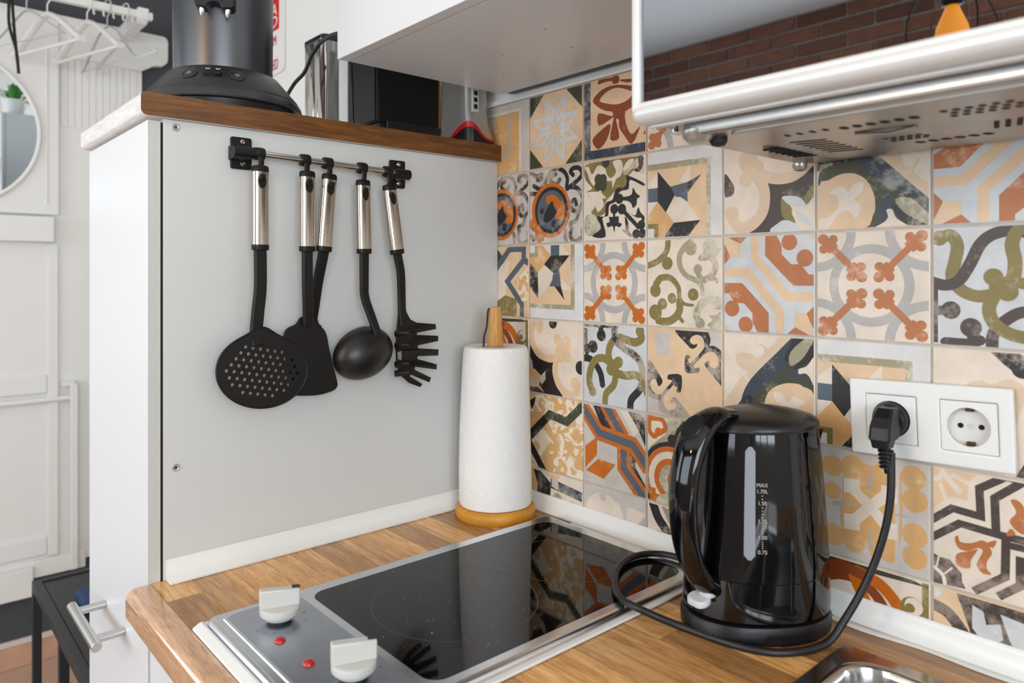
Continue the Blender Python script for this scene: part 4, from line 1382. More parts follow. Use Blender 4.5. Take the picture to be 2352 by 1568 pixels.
def utensil(i, name, label, w=0.0112):
    (ya, za), (yb, zb) = UT[i]
    u = thing(name, label, name.replace('_', ' '), (UX, ya, za), 'kitchen utensils on the rail')
    ax = Vector((0, yb - ya, zb - za))
    L = ax.length
    ax.normalize()
    sd = Vector((0, -ax.z, ax.y))
    if sd.y < 0:
        sd = -sd
    base = Vector((UX, ya, za))
    # section: rounded oval, 2w wide and 0.62 as deep
    def ring(s, k=1.0, depth=0.0072):
        out = []
        for j in range(28):
            a = 2 * PI * j / 28
            c, q = math.cos(a), math.sin(a)
            r = (abs(c) ** 2.6 + abs(q) ** 2.6) ** (-1 / 2.6)
            out.append(base + ax * s + sd * (w * k * c * r) + Vector((depth * k * q * r, 0, 0)))
        return out
    slot_s = 0.0205
    h = G().rings([ring(0.0075), ring(L * 0.5, 1.0), ring(L - 0.0075)], 0, True)
    ho = h.obj('handle', m_handle, u, label='polished steel handle')
    G().rings([ring(-0.0015, 0.55), ring(-0.0008, 0.85), ring(0.0012, 0.99), ring(0.0075, 1.02)], 0, True).obj('end_cap', m_black_soft, u)
    G().rings([ring(L - 0.0075, 1.03), ring(L - 0.002, 1.03), ring(L, 0.97)], 0, True).obj('ferrule', m_black_soft, u)
    P0 = base + ax * slot_s
    lp = [(0.0051 * math.cos(R(a)), (0.0047 if 0 <= a <= 180 else -0.0047) + 0.0051 * math.sin(R(a))) for a in range(0, 360, 15)]
    fn = lambda p, q, c: P0 - ax * q + sd * p + Vector((0.0072 + c, 0, 0))
    G().flat([circle(0, 0, 0.0063, 28, 0.0110), circle(0, 0, 0.0052, 28, 0.0099)], fn, 0.0011).obj('hanging_eye', m_handle, ho)
    G().flat([lp], lambda p, q, c: fn(p, q, c + 0.0002), 0.0006).obj('hanging_slot', m_void, ho)
    if i < 3 or i == 4:
        dg_ = G()
        for a in (-1, 0, 1):
            for b in range(3):
                c = base + ax * (L - 0.030 + 0.0065 * b) + sd * (0.0055 * a) + Vector((0.0072 - 0.0004 * abs(a), 0, 0))
                dg_.lathe([(0.0008, 0), (0.0006, 0.0004), (0.0001, 0.0006)], (0, 0, 0), 8)
                n = 24
                dg_.v[-n:] = [(c.x + p[2], c.y + p[0], c.z + p[1]) for p in dg_.v[-n:]]
        dg_.obj('embossing', m_handle, ho)
    return u, base + ax * L


def shaft(u, pts, w0=0.0075, w1=0.0065, th=0.0035):
    p = smooth_path(pts, 8)
    n = len(p)
    rings = []
    for i in range(n):
        a, b = p[max(0, i - 1)], p[min(n - 1, i + 1)]
        tt = (b - a).normalized()
        s = Vector((0, -tt.z, tt.y)).normalized()
        if s.y < 0:
            s = -s
        nn = tt.cross(s).normalized()
        if nn.x < 0:
            nn = -nn
        w = w0 + (w1 - w0) * i / (n - 1)
        rings.append([p[i] + s * w * c + nn * th * d for c, d in ((-1, -.5), (-.85, -1), (.85, -1), (1, -.5), (1, .5), (.8, 1), (-.8, 1), (-1, .5))])
    return G().rings(rings, 0, False).obj('shaft', m_black_soft, u, bevel=0.0004, bseg=1)


# skimmer
u, e = utensil(0, 'skimmer', 'black perforated skimmer with steel handle, leftmost on the utensil rail')
shaft(u, [e, e + Vector((-0.001, 0.0005, -0.05)), (UX - 0.003, -0.4575, 1.245), (UX - 0.004, -0.4595, 1.215), (UX + 0.001, -0.458, 1.200)], 0.0085, 0.0085)
SY, SZ, SA, SB, TA = -0.4515, 1.1655, 0.0635, 0.0500, R(-9)
ct, st_ = math.cos(TA), math.sin(TA)
fn = lambda p, q, c: (UX + 0.000 + c + 0.10 * (SZ + p * st_ + q * ct - 1.21) * -0.25, SY + p * ct - q * st_, SZ + p * st_ + q * ct)
loops = []
out = []
for j in range(72):
    a = 2 * PI * j / 72
    x, y = SA * math.cos(a), SB * math.sin(a)
    out.append((x, y))
# shoulder rising to the shaft
neck = [(-0.0025, 0.058), (-0.0185, 0.058)]
out2 = []
for x, y in out:
    k = math.exp(-((x + 0.010) / 0.017) ** 2)
    out2.append((x, y + (0.009 * k if y > 0 else 0)))
loops.append(out2)
for r in range(-4, 5):
    for c in range(-6, 7):
        x, y = (c + (0.5 if r % 2 else 0)) * 0.0104 + 0.002, r * 0.0086 - 0.006
        if (x / 0.052) ** 2 + (y / 0.036) ** 2 < 1.0:
            loops.append(circle(x, y - x * 0.05, 0.0024, 14))
G().flat(loops, fn, 0.0022, bevel=0.0).obj('perforated_disc', m_black_soft, u)
G().tube([fn(x, y, 0.0004) for x, y in out2], 0.0014, 8, closed=True).obj('rim', m_black_soft, u)


def turner(i, name, label, pts, outline, x):
    u, e = utensil(i, name, label)
    shaft(u, [e] + pts, 0.0078, 0.0075)
    sm = [(p.x, p.y) for p in smooth_path([(a, b, 0) for a, b in outline], 5, True)]
    G().flat([sm], lambda p, q, c: (x + c + (1.235 - q) * 0.02, p, q), 0.0030, bevel=0.0009).obj('blade', m_black_soft, u)
    return u


turner(1, 'turner', 'black slotless turner with steel handle, blade fully in view beside the skimmer', [(UX, -0.3868, 1.28), (UX - 0.003, -0.3845, 1.245), (UX - 0.006, -0.384, 1.223)],
       [(-0.392, 1.236), (-0.376, 1.236), (-0.3695, 1.226), (-0.358, 1.218), (-0.3525, 1.208), (-0.349, 1.190), (-0.342, 1.160), (-0.336, 1.137), (-0.3375, 1.130), (-0.3445, 1.1255), (-0.366, 1.1222), (-0.392, 1.1238), (-0.404, 1.1265), (-0.409, 1.133), (-0.4125, 1.170), (-0.4165, 1.200), (-0.4175, 1.212), (-0.413, 1.2195), (-0.400, 1.2265)], UX - 0.010)
turner(2, 'turner', 'black turner with tilted steel handle, blade tucked behind the other turner', [(UX - 0.012, -0.3650, 1.285), (UX - 0.022, -0.3665, 1.245), (UX - 0.026, -0.3685, 1.222)],
       [(-0.3755, 1.236), (-0.3605, 1.236), (-0.3550, 1.224), (-0.3505, 1.219), (-0.351, 1.205), (-0.347, 1.17), (-0.343, 1.145), (-0.346, 1.133), (-0.37, 1.130), (-0.395, 1.131), (-0.402, 1.138), (-0.406, 1.17), (-0.410, 1.205), (-0.405, 1.219), (-0.388, 1.226)], UX - 0.029)

# ladle
u, e = utensil(3, 'ladle', 'black ladle with steel handle hanging bowl-back outward between turner and pasta server')
shaft(u, [e, (UX, -0.2955, 1.285), (UX - 0.001, -0.2935, 1.262), (UX + 0.004, -0.2850, 1.232), (UX + 0.010, -0.2775, 1.2045)], 0.0072, 0.0062)
LC = Vector((UX - 0.012, -0.2915, 1.1775))
n, m = 40, 10
rings = []
ta = R(16)
for k in range(m + 1):
    a = PI / 2 * k / m
    rr_ = math.cos(a)
    ring = []
    for j in range(n):
        b = 2 * PI * j / n
        p, q = 0.0505 * rr_ * math.cos(b), 0.0395 * rr_ * math.sin(b)
        ring.append((LC.x + 0.034 * math.sin(a), LC.y + p * math.cos(ta) - q * math.sin(ta), LC.z + p * math.sin(ta) + q * math.cos(ta)))
    rings.append(ring)
inner = []
for k in range(m, -1, -1):
    a = PI / 2 * k / m
    ring = []
    for j in range(n):
        b = 2 * PI * j / n
        p, q = 0.0485 * math.cos(a) * math.cos(b), 0.0375 * math.cos(a) * math.sin(b)
        ring.append((LC.x + 0.032 * math.sin(a), LC.y + p * math.cos(ta) - q * math.sin(ta), LC.z + p * math.sin(ta) + q * math.cos(ta)))
    inner.append(ring)
g = G().rings(rings[:-1], 0, True, cap0=False, cap1=True)
g.rings(inner[1:], 0, True, cap0=True, cap1=False)
g.rings([inner[-1], rings[0]], 0, True, cap0=False, cap1=False)
g.obj('bowl', mat('black_nylon_satin', '#191715', 0.36), u)

# pasta server
u, e = utensil(4, 'pasta_server', 'black toothed pasta server with steel handle, rightmost on the utensil rail')
shaft(u, [e, (UX, -0.2310, 1.30), (UX - 0.003, -0.2275, 1.265), (UX - 0.003, -0.2265, 1.235), (UX - 0.001, -0.2255, 1.215)], 0.0070, 0.0062)
ol = [(-0.2330, 1.242), (-0.2200, 1.242), (-0.2175, 1.236), (-0.2110, 1.2255), (-0.2000, 1.2200), (-0.1700, 1.2170), (-0.1690, 1.2090),
      (-0.2000, 1.2040), (-0.2000, 1.2005), (-0.1660, 1.1980), (-0.1660, 1.1895), (-0.1985, 1.1835), (-0.1985, 1.1790), (-0.1655, 1.1760), (-0.1660, 1.1660), (-0.1990, 1.1665), (-0.1990, 1.1620),
      (-0.1680, 1.1520), (-0.1685, 1.1435), (-0.2030, 1.1500), (-0.2040, 1.1455), (-0.1770, 1.1310), (-0.1795, 1.1235), (-0.2110, 1.1385), (-0.2125, 1.1355), (-0.1905, 1.1215), (-0.1945, 1.1170), (-0.2130, 1.1250),
      (-0.2310, 1.1400), (-0.2385, 1.1580), (-0.2400, 1.1800), (-0.2385, 1.2050), (-0.2350, 1.2260)]
hole = [(-0.2365, 1.1755), (-0.2260, 1.1770), (-0.2255, 1.1630), (-0.2290, 1.1620), (-0.2355, 1.1650)]
bend = lambda p, q, c: (UX - 0.004 + c + 4.0 * max(0, p + 0.222) ** 2 + 30 * max(0, -0.228 - p) ** 2, p, q)
G().flat([ol, hole], bend, 0.0032, bevel=0.0006).obj('toothed_head', m_black_soft, u)
for zt in (1.2040, 1.1850, 1.1560, 1.1420):
    G().tube([(UX - 0.004, -0.2385, zt), (UX + 0.006, -0.2345, zt + 0.001), (UX + 0.017, -0.2260, zt + 0.002)], 1, 10, rr=[1, .85, .6], flat=(.0052, .0022), up=(0, 0, 1)).obj('tooth', m_black_soft, u)

# ------------------------------------------------------------------ paper towel
RX, RY = 0.080, -0.0745
m_post = wood('holder_beech', ['#B97F3C', '#D19B55', '#DDB070'], 'z', 0.45, 30, 0.0, objrand=False)
m_basew = mat('holder_base_amber', '#D2922C', 0.45, var=(18, 0.25), bump=(40, 0.2, 0.001))
th_ = thing('paper_towel_holder', 'amber wooden paper towel holder with leather loop on the worktop corner', 'holder', (RX, RY, WT))
G().lathe([(0.0655, 0.0), (0.0668, 0.003), (0.0662, 0.0125), (0.0635, 0.0170), (0.0600, 0.0185), (0.0, 0.0190)], (RX, RY, WT + 0.0001), 56, cap1=False).obj('base', m_basew, th_)
seg = 8
rings = []
for r, z in ((0.0150, 0.017), (0.0148, 0.24), (0.0138, 0.278), (0.0105, 0.343)):
    rings.append([(RX + r * math.cos(2 * PI * j / seg + 0.3), RY + r * math.sin(2 * PI * j / seg + 0.3), WT + z) for j in range(seg)])
G().rings(rings, 0, False).obj('post', m_post, th_, bevel=0.0015)
lv = Vector((-0.66, -0.75, 0))
pts = [Vector((RX, RY, WT)) + lv * d + Vector((0, 0, z)) for d, z in ((0.0095, 0.341), (0.0125, 0.335), (0.0145, 0.310), (0.0190, 0.292), (0.0195, 0.270))]
G().tube(smooth_path(pts, 5), 0.002, 8, flat=(0.0016, 0.0058), up=lv).obj('leather_loop', mat('brown_leather', '#4A2A1C', 0.5), th_)
t = NT('paper_towel')
v = t.coords((1, 1, 1), rand=False)
wv = t.n('ShaderNodeTexWave', wave_type='BANDS', bands_direction='DIAGONAL')
wv.inputs['Scale'].default_value = 95
wv.inputs['Distortion'].default_value = 9
wv.inputs['Detail'].default_value = 1
wv.inputs['Detail Scale'].default_value = 0.6
t.l(v, wv.inputs['Vector'])
n1 = t.noise(v, 22, 2, 0.5)
ad = t.n('ShaderNodeMath', operation='ADD')
t.l(wv.outputs['Fac'], ad.inputs[0])
t.l(n1, ad.inputs[1])
t.b.inputs['Base Color'].default_value = lin('#F1F0EE')
t.b.inputs['Roughness'].default_value = 0.9
t.b.inputs['Specular IOR Level'].default_value = 0.1
t.bump(ad.outputs[0], 0.42, 0.0013)
m_paper = t.m
pr = thing('paper_towel_roll', 'white embossed paper towel roll on the wooden holder', 'paper roll', (RX, RY, WT + 0.0195))
random.seed(3)
prof = [(0.0200, 0.0005), (0.0590, 0.0005), (0.0605, 0.004), (0.0602, 0.06), (0.0590, 0.12), (0.0572, 0.18), (0.0548, 0.235), (0.0535, 0.252), (0.0515, 0.2575), (0.0480, 0.2590), (0.0225, 0.2580), (0.0200, 0.2560)]
seg = 72
rings = []
for r, z in prof:
    rings.append([(RX + (r + (0.0006 * math.sin(3 * a + z * 20) + 0.0004 * math.sin(7 * a + z * 50) if r > 0.03 else 0)) * math.cos(a), RY + (r + (0.0006 * math.sin(3 * a + z * 20) if r > 0.03 else 0)) * math.sin(a), WT + 0.0195 + z) for a in (2 * PI * j / seg for j in range(seg))])
G().rings(rings + [rings[0]], 0, True, cap0=False, cap1=False).obj('paper', m_paper, pr)
G().lathe([(0.0196, 0.001), (0.0196, 0.2555), (0.0184, 0.2555), (0.0184, 0.001)], (RX, RY, WT + 0.0195), 40, cap0=False, cap1=False).obj('cardboard_core', mat('cardboard', '#8A6644', 0.85), pr)

# ------------------------------------------------------------------ kettle on its power base
KX, KY = 0.5638, -0.0871
hdx, hdy = -0.20, -0.98
ln = math.hypot(hdx, hdy)
hdx, hdy = hdx / ln, hdy / ln
HA = math.atan2(hdy, hdx)


def erad(r, a):
    c, q = math.cos(a - R(48.74)), math.sin(a - R(48.74))
    return 1 / math.sqrt((c / r) ** 2 + (q / (0.785 * r)) ** 2)


def kring(r, z, ext=0.0, n=64, pw=4):
    out = []
    for j in range(n):
        a = 2 * PI * j / n
        c = max(0.0, math.cos(a - HA))
        q = erad(r, a) + ext * c ** pw
        out.append((KX + q * math.cos(a), KY + q * math.sin(a), z))
    return out


kb = thing('kettle_base', 'black kettle power base with cord running to the wall socket', 'kettle base', (KX, KY, WT))
rings = [kring(.0790, WT + .0005, .010), kring(.0815, WT + .003, .011), kring(.0820, WT + .0155, .011), kring(.0800, WT + .020, .010), kring(.0750, WT + .0215, .009)]
G().rings(rings, 0, True).obj('power_base', m_black, kb)
for j in range(24):
    a = HA + R(2) + R(3.6) * j
    c = max(0.0, math.cos(a - HA))
    q = erad(.0815, a) + .011 * c ** 4
    p = Vector((KX + q * math.cos(a), KY + q * math.sin(a), WT + 0.0072))
    tn = Vector((-math.sin(a), math.cos(a), 0))
    nr = Vector((math.cos(a), math.sin(a), 0))
    s = G()
    vv = []
    for dz in (-0.0032, 0.0032):
        for dt, dn in ((-0.0011, -0.003), (0.0011, -0.003), (0.0011, 0.0005), (-0.0011, 0.0005)):
            vv.append(p + tn * dt + nr * (dn - (0.0004 if dn > 0 else 0)) + Vector((0, 0, dz)))
    s.add(vv, [(0, 3, 2, 1), (4, 5, 6, 7), (0, 1, 5, 4), (1, 2, 6, 5), (2, 3, 7, 6), (3, 0, 4, 7)])
    s.obj('vent_slot', m_void, kb)
cord = [(0.6926, -0.040, 1.108), (0.6926, -0.042, 1.060), (0.6865, -0.046, 1.017), (0.674, -0.055, 0.971), (0.659, -0.074, 0.930), (0.6480, -0.0960, 0.9070), (0.6270, -0.1380, 0.9040), (0.590, -0.1625, 0.9038), (0.519, -0.1745, 0.9045), (0.4795, -0.1960, 0.9165), (0.4500, -0.1930, 0.9178), (0.4235, -0.1720, 0.9176), (0.3900, -0.1260, 0.9176), (0.3800, -0.0780, 0.9176), (0.4000, -0.0470, 0.9178), (0.4420, -0.0410, 0.9178), (0.4800, -0.0520, 0.9135), (0.505, -0.070, 0.9090)]
G().tube(smooth_path(cord, 8), 0.0041, 12).obj('cord', m_cord, kb)

kt = thing('electric_kettle', 'glossy black electric kettle with big loop handle by the wall socket', 'kettle', (KX, KY, WT + .022))
rings = [kring(.0765, WT + .0222, .008), kring(.0805, WT + .0245, .008), kring(.0808, WT + .035, .007), kring(.0806, WT + .045, .006), kring(.0798, WT + .0655, .004), kring(.0790, WT + .0660, .004), kring(.0790, WT + .0668, .004), kring(.0798, WT + .0673, .004), kring(.0790, WT + .085, .002), kring(.0780, WT + .10, .001), kring(.0755, WT + .14, 0), kring(.0722, WT + .18, 0), kring(.0688, WT + .215, 0), kring(.0676, WT + .2255, 0)]
G().rings(rings, 0, True).obj('body', m_black_gloss, kt)
# spout lip on the wall side
sp = []
SAn = HA + PI
for k in range(7):
    f = k / 6
    z = WT + .168 + .052 * f
    rb = erad(.0735, SAn) - .0045 * f
    o_ = .002 + .016 * f
    ring = []
    for j in range(13):
        b = R(-32 + 64 * j / 12) * (0.55 + 0.45 * f)
        q = rb + o_ * max(0.0, math.cos(b / (0.55 + 0.45 * f) * 1.6))
        ring.append((KX + q * math.cos(SAn + b), KY + q * math.sin(SAn + b), z))
    for j in range(12, -1, -1):
        b = R(-32 + 64 * j / 12) * (0.55 + 0.45 * f)
        q = rb - .004
        ring.append((KX + q * math.cos(SAn + b), KY + q * math.sin(SAn + b), z))
    sp.append(ring)
G().rings(sp, 0, True).obj('spout', m_black_gloss, kt)
# lid: shallow dome tipping towards the handle
m_lid = mat('black_satin_plastic', '#1A1816', 0.33)
tilt = lambda p: (p[0], p[1], p[2] - 0.05 * ((p[0] - KX) * hdx + (p[1] - KY) * hdy) * 0.6)
lp = [(.0680, .2245), (.0692, .2262), (.0685, .2300), (.0655, .2335)]
rings = [[tilt(p) for p in kring(r, WT + z)] for r, z in lp]
rings += [[tilt(p) for p in kring(r, WT + z)] for r, z in ((.0645, .2332), (.0630, .2350), (.050, .2395), (.035, .2430), (.018, .2448), (.002, .2452))]
G().rings(rings, 0, True).obj('lid', m_lid, kt)
# handle
hp = [(.040, .2395), (.064, .2400), (.0865, .2300), (.1025, .208), (.1115, .178), (.1135, .146), (.1100, .113), (.1005, .085), (.087, .064), (.072, .053)]
hw = [.55, .9, 1.05, 1.05, 1.0, .98, .95, .92, .92, .9]
pts = smooth_path([(KX + hdx * r, KY + hdy * r, WT + z) for r, z in hp], 6)
ws = [hw[min(len(hw) - 1, i // 6)] + ((hw[min(len(hw) - 1, i // 6 + 1)] - hw[min(len(hw) - 1, i // 6)]) * (i % 6) / 6) for i in range(len(pts))]
side = (-hdy, hdx, 0)
G().tube(pts, 1, 22, rr=ws, flat=(.0190, .0118), up=side).obj('handle', m_black_gloss, kt)
# release button on the handle shoulder
bc_ = Vector((KX + hdx * .0925, KY + hdy * .0925, WT + .2250))
nrm = Vector((hdx * .78, hdy * .78, .62)).normalized()
s1 = Vector(side)
s2 = nrm.cross(s1).normalized()
rings = []
for k, h in ((1.0, .004), (1.0, .0102), (.92, .0116), (.5, .0124), (.02, .0126)):
    rings.append([bc_ + s1 * (.0135 * k * math.cos(2 * PI * j / 28)) + s2 * (.0165 * k * math.sin(2 * PI * j / 28)) + nrm * h for j in range(28)])
G().rings(rings, 0, True).obj('release_button', m_black, kt)
# rocker switch
m_sw = mat('grey_switch', '#C9CACE', 0.32)
c0 = Vector((KX + hdx * .090, KY + hdy * .090, WT + .043))
G().flat([rrect(-0.0135, 0.0135, -0.0095, 0.0095, 0.009)], lambda p, q, c: c0 + s1 * p + Vector((hdx, hdy, 0)) * q + Vector((0, 0, c - q * 0.25)), 0.0075, bevel=0.002).obj('switch', m_sw, kt)
c1 = Vector((KX + hdx * .0815, KY + hdy * .0815, WT + .0505)) + s1 * .004
G().flat([rrect(-0.0095, 0.0095, -0.007, 0.007, 0.0065)], lambda p, q, c: c1 + s1 * p + Vector((hdx, hdy, 0)) * q + Vector((0, 0, c)), 0.007, bevel=0.002).obj('switch_stem', m_sw, kt)


def kr(z):
    tab = [(.022, .0805), (.0655, .0798), (.10, .0780), (.14, .0755), (.18, .0722), (.215, .0688), (.24, .066)]
    for (z0, r0), (z1, r1) in zip(tab, tab[1:]):
        if z <= z1:
            return r0 + (r1 - r0) * (z - z0) / (z1 - z0)
    return tab[-1][1]


def on_kettle(az):
    def fn(p, q, c):
        a = az + p / .062
        r = erad(kr(q - WT), a) + 0.0006 + c
        return (KX + r * math.cos(a), KY + r * math.sin(a), q)
    return fn


GA = R(-66.5)
fn = on_kettle(GA)
st = [(.0056 * math.cos(R(a)), (1.1055 if a <= 180 else .9965) + .0056 * math.sin(R(a))) for a in range(0, 360, 12)]
# finely stepped so that it follows the body
col = []
for i in range(25):
    z = .991 + (1.111 - .991) * i / 24
    d = min(z - .991, 1.111 - z)
    w = .0056 if d > .0056 else max(.0016, math.sqrt(max(1e-9, .0056 ** 2 - (.0056 - d) ** 2)))
    col.append((w, z))
g = G()
vs, fs = [], []
for w, z in col:
    for q in (-1, -.33, .33, 1):
        vs.append(fn(w * q, z, 0.0004))
for i in range(24):
    for j in range(3):
        a = i * 4 + j
        fs.append((a, a + 1, a + 5, a + 4))
g.add(vs, fs, 0, True)
g.obj('water_gauge', mat('frosted_gauge', '#8F939C', 0.4), kt)
g = G()
TA_ = GA + R(12.0)
for txt, z in (('MAX', 1.0705), ('1.70L', 1.0640), ('1.50', 1.0515), ('1.25', 1.0325), ('1.00', 1.0155), ('0.75', 1.0000)):
    f = on_kettle(TA_)
    g.text(txt, .0058, lambda p, q, c, z=z: f(p, z + q, 0.0))
for z0, z1, n in ((1.0515, 1.0640, 2), (1.0325, 1.0515, 4), (1.0155, 1.0325, 4), (1.0000, 1.0155, 4)):
    for k in range(n):
        z = z0 + .0045 + (z1 - z0 - .009) * ((k / (n - 1)) if n > 1 else .5)
        g.add([f(a, z + b, 0) for a, b in ((-.0007, -.0004), (.0007, -.0004), (.0007, .0004), (-.0007, .0004))], [(0, 1, 2, 3)])
g.obj('gauge_print', mat('gauge_print', '#BDB6AB', 0.5), kt)

# ------------------------------------------------------------------ wall sockets
so = thing('double_socket', 'white double wall socket on the tiles right of the kettle', 'socket', (0.7165, -0.0026, 1.1395), local=True, rot=(0, R(-2.1), 0))
loc = lambda d: (lambda a, b, c: (a, -(d + c), b))
CXS = (-0.0355, 0.0400)
hs = 0.0262
loops = [rrect(-.0795, .0795, -.0420, .0420, .0025)] + [rrect(c - hs, c + hs, -hs, hs, .0012) for c in CXS]
G().flat(loops, loc(.0045), .009, bevel=.0022).obj('frame', m_white_gloss, so)
for k, c in enumerate(CXS):
    ins = G().flat([rrect(c - hs + .0004, c + hs - .0004, -hs + .0004, hs - .0004, .001), circle(c, 0, .0197, 48)], loc(.0068), .0036, bevel=.0005)
    io = ins.obj('insert', m_white_gloss, so)
    cup = G().rings([[(c + .0197 * math.cos(2 * PI * j / 48), -y, .0197 * math.sin(2 * PI * j / 48)) for j in range(48)] for y in (.0084, .0006)], 0, True, cap0=False, cap1=True)
    cup.obj('cup', mat('socket_cup', '#DEDCD6', 0.35), io)
    for dx in (-.0095, .0095):
        G().cyl((c + dx, -.0004, 0), (c + dx, -.0012, 0), .0027, 16).obj('pin_hole', m_void, io)
    for dz in (.0178, -.0178):
        G().box(c - .0035, c + .0035, -.0055, -.0008, dz - .0022, dz + .0022).obj('earth_clip', mat('brass_clip', '#4E3216', 0.45, metal=0.6), io)
    G().cyl((c, -.0004, 0), (c, -.0012, 0), .0030, 16).obj('screw', mat('socket_screw', '#C9C8C4', 0.35, metal=0.5), io)
# plug: part of the kettle base's cord
pl = G()
PC = Vector((0.6815, -0.0080, 1.1383))
pl.v = []
seg = 36
for r0, y0, r1, y1 in ((.0186, 0.004, .0186, -.012),):
    pl.rings([[(PC.x + r * math.cos(2 * PI * j / seg), PC.y + y, PC.z + r * math.sin(2 * PI * j / seg)) for j in range(seg)] for r, y in ((.0184, .0036), (.0184, -.008), (.0170, -.012), (.0150, -.014))], 0, True)
pl.obj('plug', m_black, kb)
DX = Vector((0.0, 0, 0))
g = G()
rings = []
for w, d0, d1, z in ((.0085, -.012, -.030, .0155), (.0100, -.012, -.0385, .006), (.0110, -.014, -.0440, -.004), (.0112, -.020, -.0460, -.0165), (.0095, -.024, -.0455, -.0185), (.0085, -.0265, -.0440, -.0260)):
    rings.append([(PC.x + .003 + a * w, PC.y + b, PC.z + z) for a, b in ((-1, d0), (-1, d1 + .004), (-.75, d1), (.75, d1), (1, d1 + .004), (1, d0))])
g.rings(rings, 0, False).obj('plug_body', m_black, kb, bevel=.001)
g = G()
for k in range(5):
    z = PC.z - .0275 - k * .0042
    w = .0078 - k * .0004
    g.lathe([(w * .75, 0), (w, .0006), (w, .0026), (w * .75, .0032)], (PC.x + .0065, PC.y - .0345, z - .003), 16)
g.cyl((PC.x + .0060, PC.y - .0345, PC.z - .024), (PC.x + .0100, PC.y - .0330, PC.z - .052), .0050, 14)
g.obj('strain_relief', m_black, kb)

# ------------------------------------------------------------------ wall cupboard above
uc = thing('wall_cupboard', 'white wall cupboard hanging over the top board', 'cabinet', (0.29, -0.16, 1.613))
UZ0, UZ1 = 1.6135, 2.165
G().box(0.0335, 0.552, -0.3185, -0.020, UZ0, UZ1).obj('carcass', mat('cupboard_underside', '#DCE1E6', 0.27), uc, bevel=.0006, bseg=1)
for x0, x1 in ((0.0330, 0.5520),):
    G().box(x0, x1, -0.3385, -0.3205, UZ0 - .0005, UZ1).obj('door', m_door, uc, bevel=.001)
G().box(0.045, 0.5515, -0.0195, -0.0080, UZ0 + .0005, UZ0 + .03).obj('rear_shade', mat('rear_shade_grey', '#55554F', 0.5), uc)  # dark strip painting in the shade of the gap behind the cupboard
G().box(0.06, 0.53, -0.020, 0.0010, UZ1 - .09, UZ1 - .03).obj('hanging_rail', m_panel, uc)
for x, y in ((.13, -.10), (.21, -.17), (.30, -.12), (.33, -.2)):
    G().cyl((x, y, UZ0 - .0003), (x, y, UZ0 + .001), .0011, 8).obj('pin_dot', m_void, uc)
pt = thing('potted_plant', 'leafy green plant in a white pot on top of the wall cupboard', 'plant', (0.14, -0.27, UZ1))
G().lathe([(.040, .0005), (.046, .01), (.052, .085), (.054, .09), (.050, .09), (.048, .078), (.0, .076)], (0.14, -.27, UZ1), 32, cap1=False).obj('pot', mat('white_pot', '#EDEDED', 0.3), pt)
m_leaf = mat('plant_leaf', '#3F8F2E', 0.45, var=(20, 0.35))
random.seed(11)
for k in range(36):
    a, el = random.uniform(0, 2 * PI), random.uniform(R(20), R(85))
    L = random.uniform(.06, .12)
    d = Vector((math.cos(a) * math.cos(el), math.sin(a) * math.cos(el), math.sin(el)))
    b = Vector((0.14 + .02 * math.cos(a), -.27 + .02 * math.sin(a), UZ1 + .075 + random.uniform(0, .05)))
    s = d.cross(Vector((0, 0, 1))).normalized()
    up = s.cross(d)
    tip = b + d * L - Vector((0, 0, .25 * L))
    mid = b + d * L * .55
    w = .017
    G().add([b, mid + s * w + up * .003, tip, mid - s * w + up * .003, mid - up * .002], [(0, 1, 4), (1, 2, 4), (2, 3, 4), (3, 0, 4)]).obj('leaf', m_leaf, pt)

# ------------------------------------------------------------------ small oven on the wall (top right)
ov = thing('countertop_oven', 'silver framed oven with dark glass door mounted above the kettle', 'oven', (0.78, -0.15, 1.43))
m_ovs = mat('silver_enamel', '#DEDEDC', 0.36, metal=0.2)
m_ovb = mat('galvanised_sheet', '#B3B1AD', 0.30, metal=0.85, var=(14, 0.1), bump=(12, 0.06, 0.001))
OX0, OX1, OZ0, OZ1 = 0.5545, 1.02, 1.4420, 1.745
G().box(OX0 + .002, OX1 - .002, -0.283, -0.006, OZ0 + .003, OZ1).obj('body', m_ovb, ov, bevel=.0015)
fr_loops = [rrect(OX0, OX1, OZ0 + .008, OZ1, .006), rrect(OX0 + .0095, OX1 - .0095, OZ0 + .0195, OZ1 - .012, .002)]
dgo = G().flat(fr_loops, XZ(-0.2935), .016, bevel=.003)
# bulging lower rail of the door
dro = dgo.obj('door', m_ovs, ov)
rings = []
for dx, k in ((0.0, .55), (.0012, .78), (.004, .93), (.009, 1.0)):
    rings.append((OX0 + dx, k))
for dx, k in ((.009, 1.0), (.004, .93), (.0012, .78), (0.0, .55)):
    rings.append((OX1 - dx, k))
rr_ = []
for x, k in rings:
    rr_.append([(x, -.290 - .0135 * k * math.cos(R(a)) if math.cos(R(a)) > 0 else -.290 - .006 * k * math.cos(R(a)), OZ0 + .0095 + .0105 * k * math.sin(R(a))) for a in range(0, 360, 12)])
G().rings(rr_, 0, True).obj('lower_rail', m_ovs, dro)
m_ovg = mat('oven_glass', '#9EA2A7', 0.015, metal=1.0)
G().box(OX0 + .009, OX1 - .009, -0.2965, -0.288, OZ0 + .019, OZ1 - .0115).obj('glass', m_ovg, dro)
G().box(OX0 + .011, OX1 - .01, -0.2855, -0.276, OZ0 - .0032, OZ0 + .0012).obj('lower_lip', m_ovs, ov, bevel=.001)
PZ = 1.4285
pan = G().flat([rrect(.578, .985, -.268, -.012, .028)], XY((PZ + OZ0 + .003) / 2), OZ0 + .003 - PZ, bevel=.004).obj('bottom_pan', m_ovb, ov)
G().flat([rrect(.632, .975, -.258, -.045, .012)], XY(PZ - .0006), .0036, bevel=.0015).obj('raised_panel', m_ovb, ov)
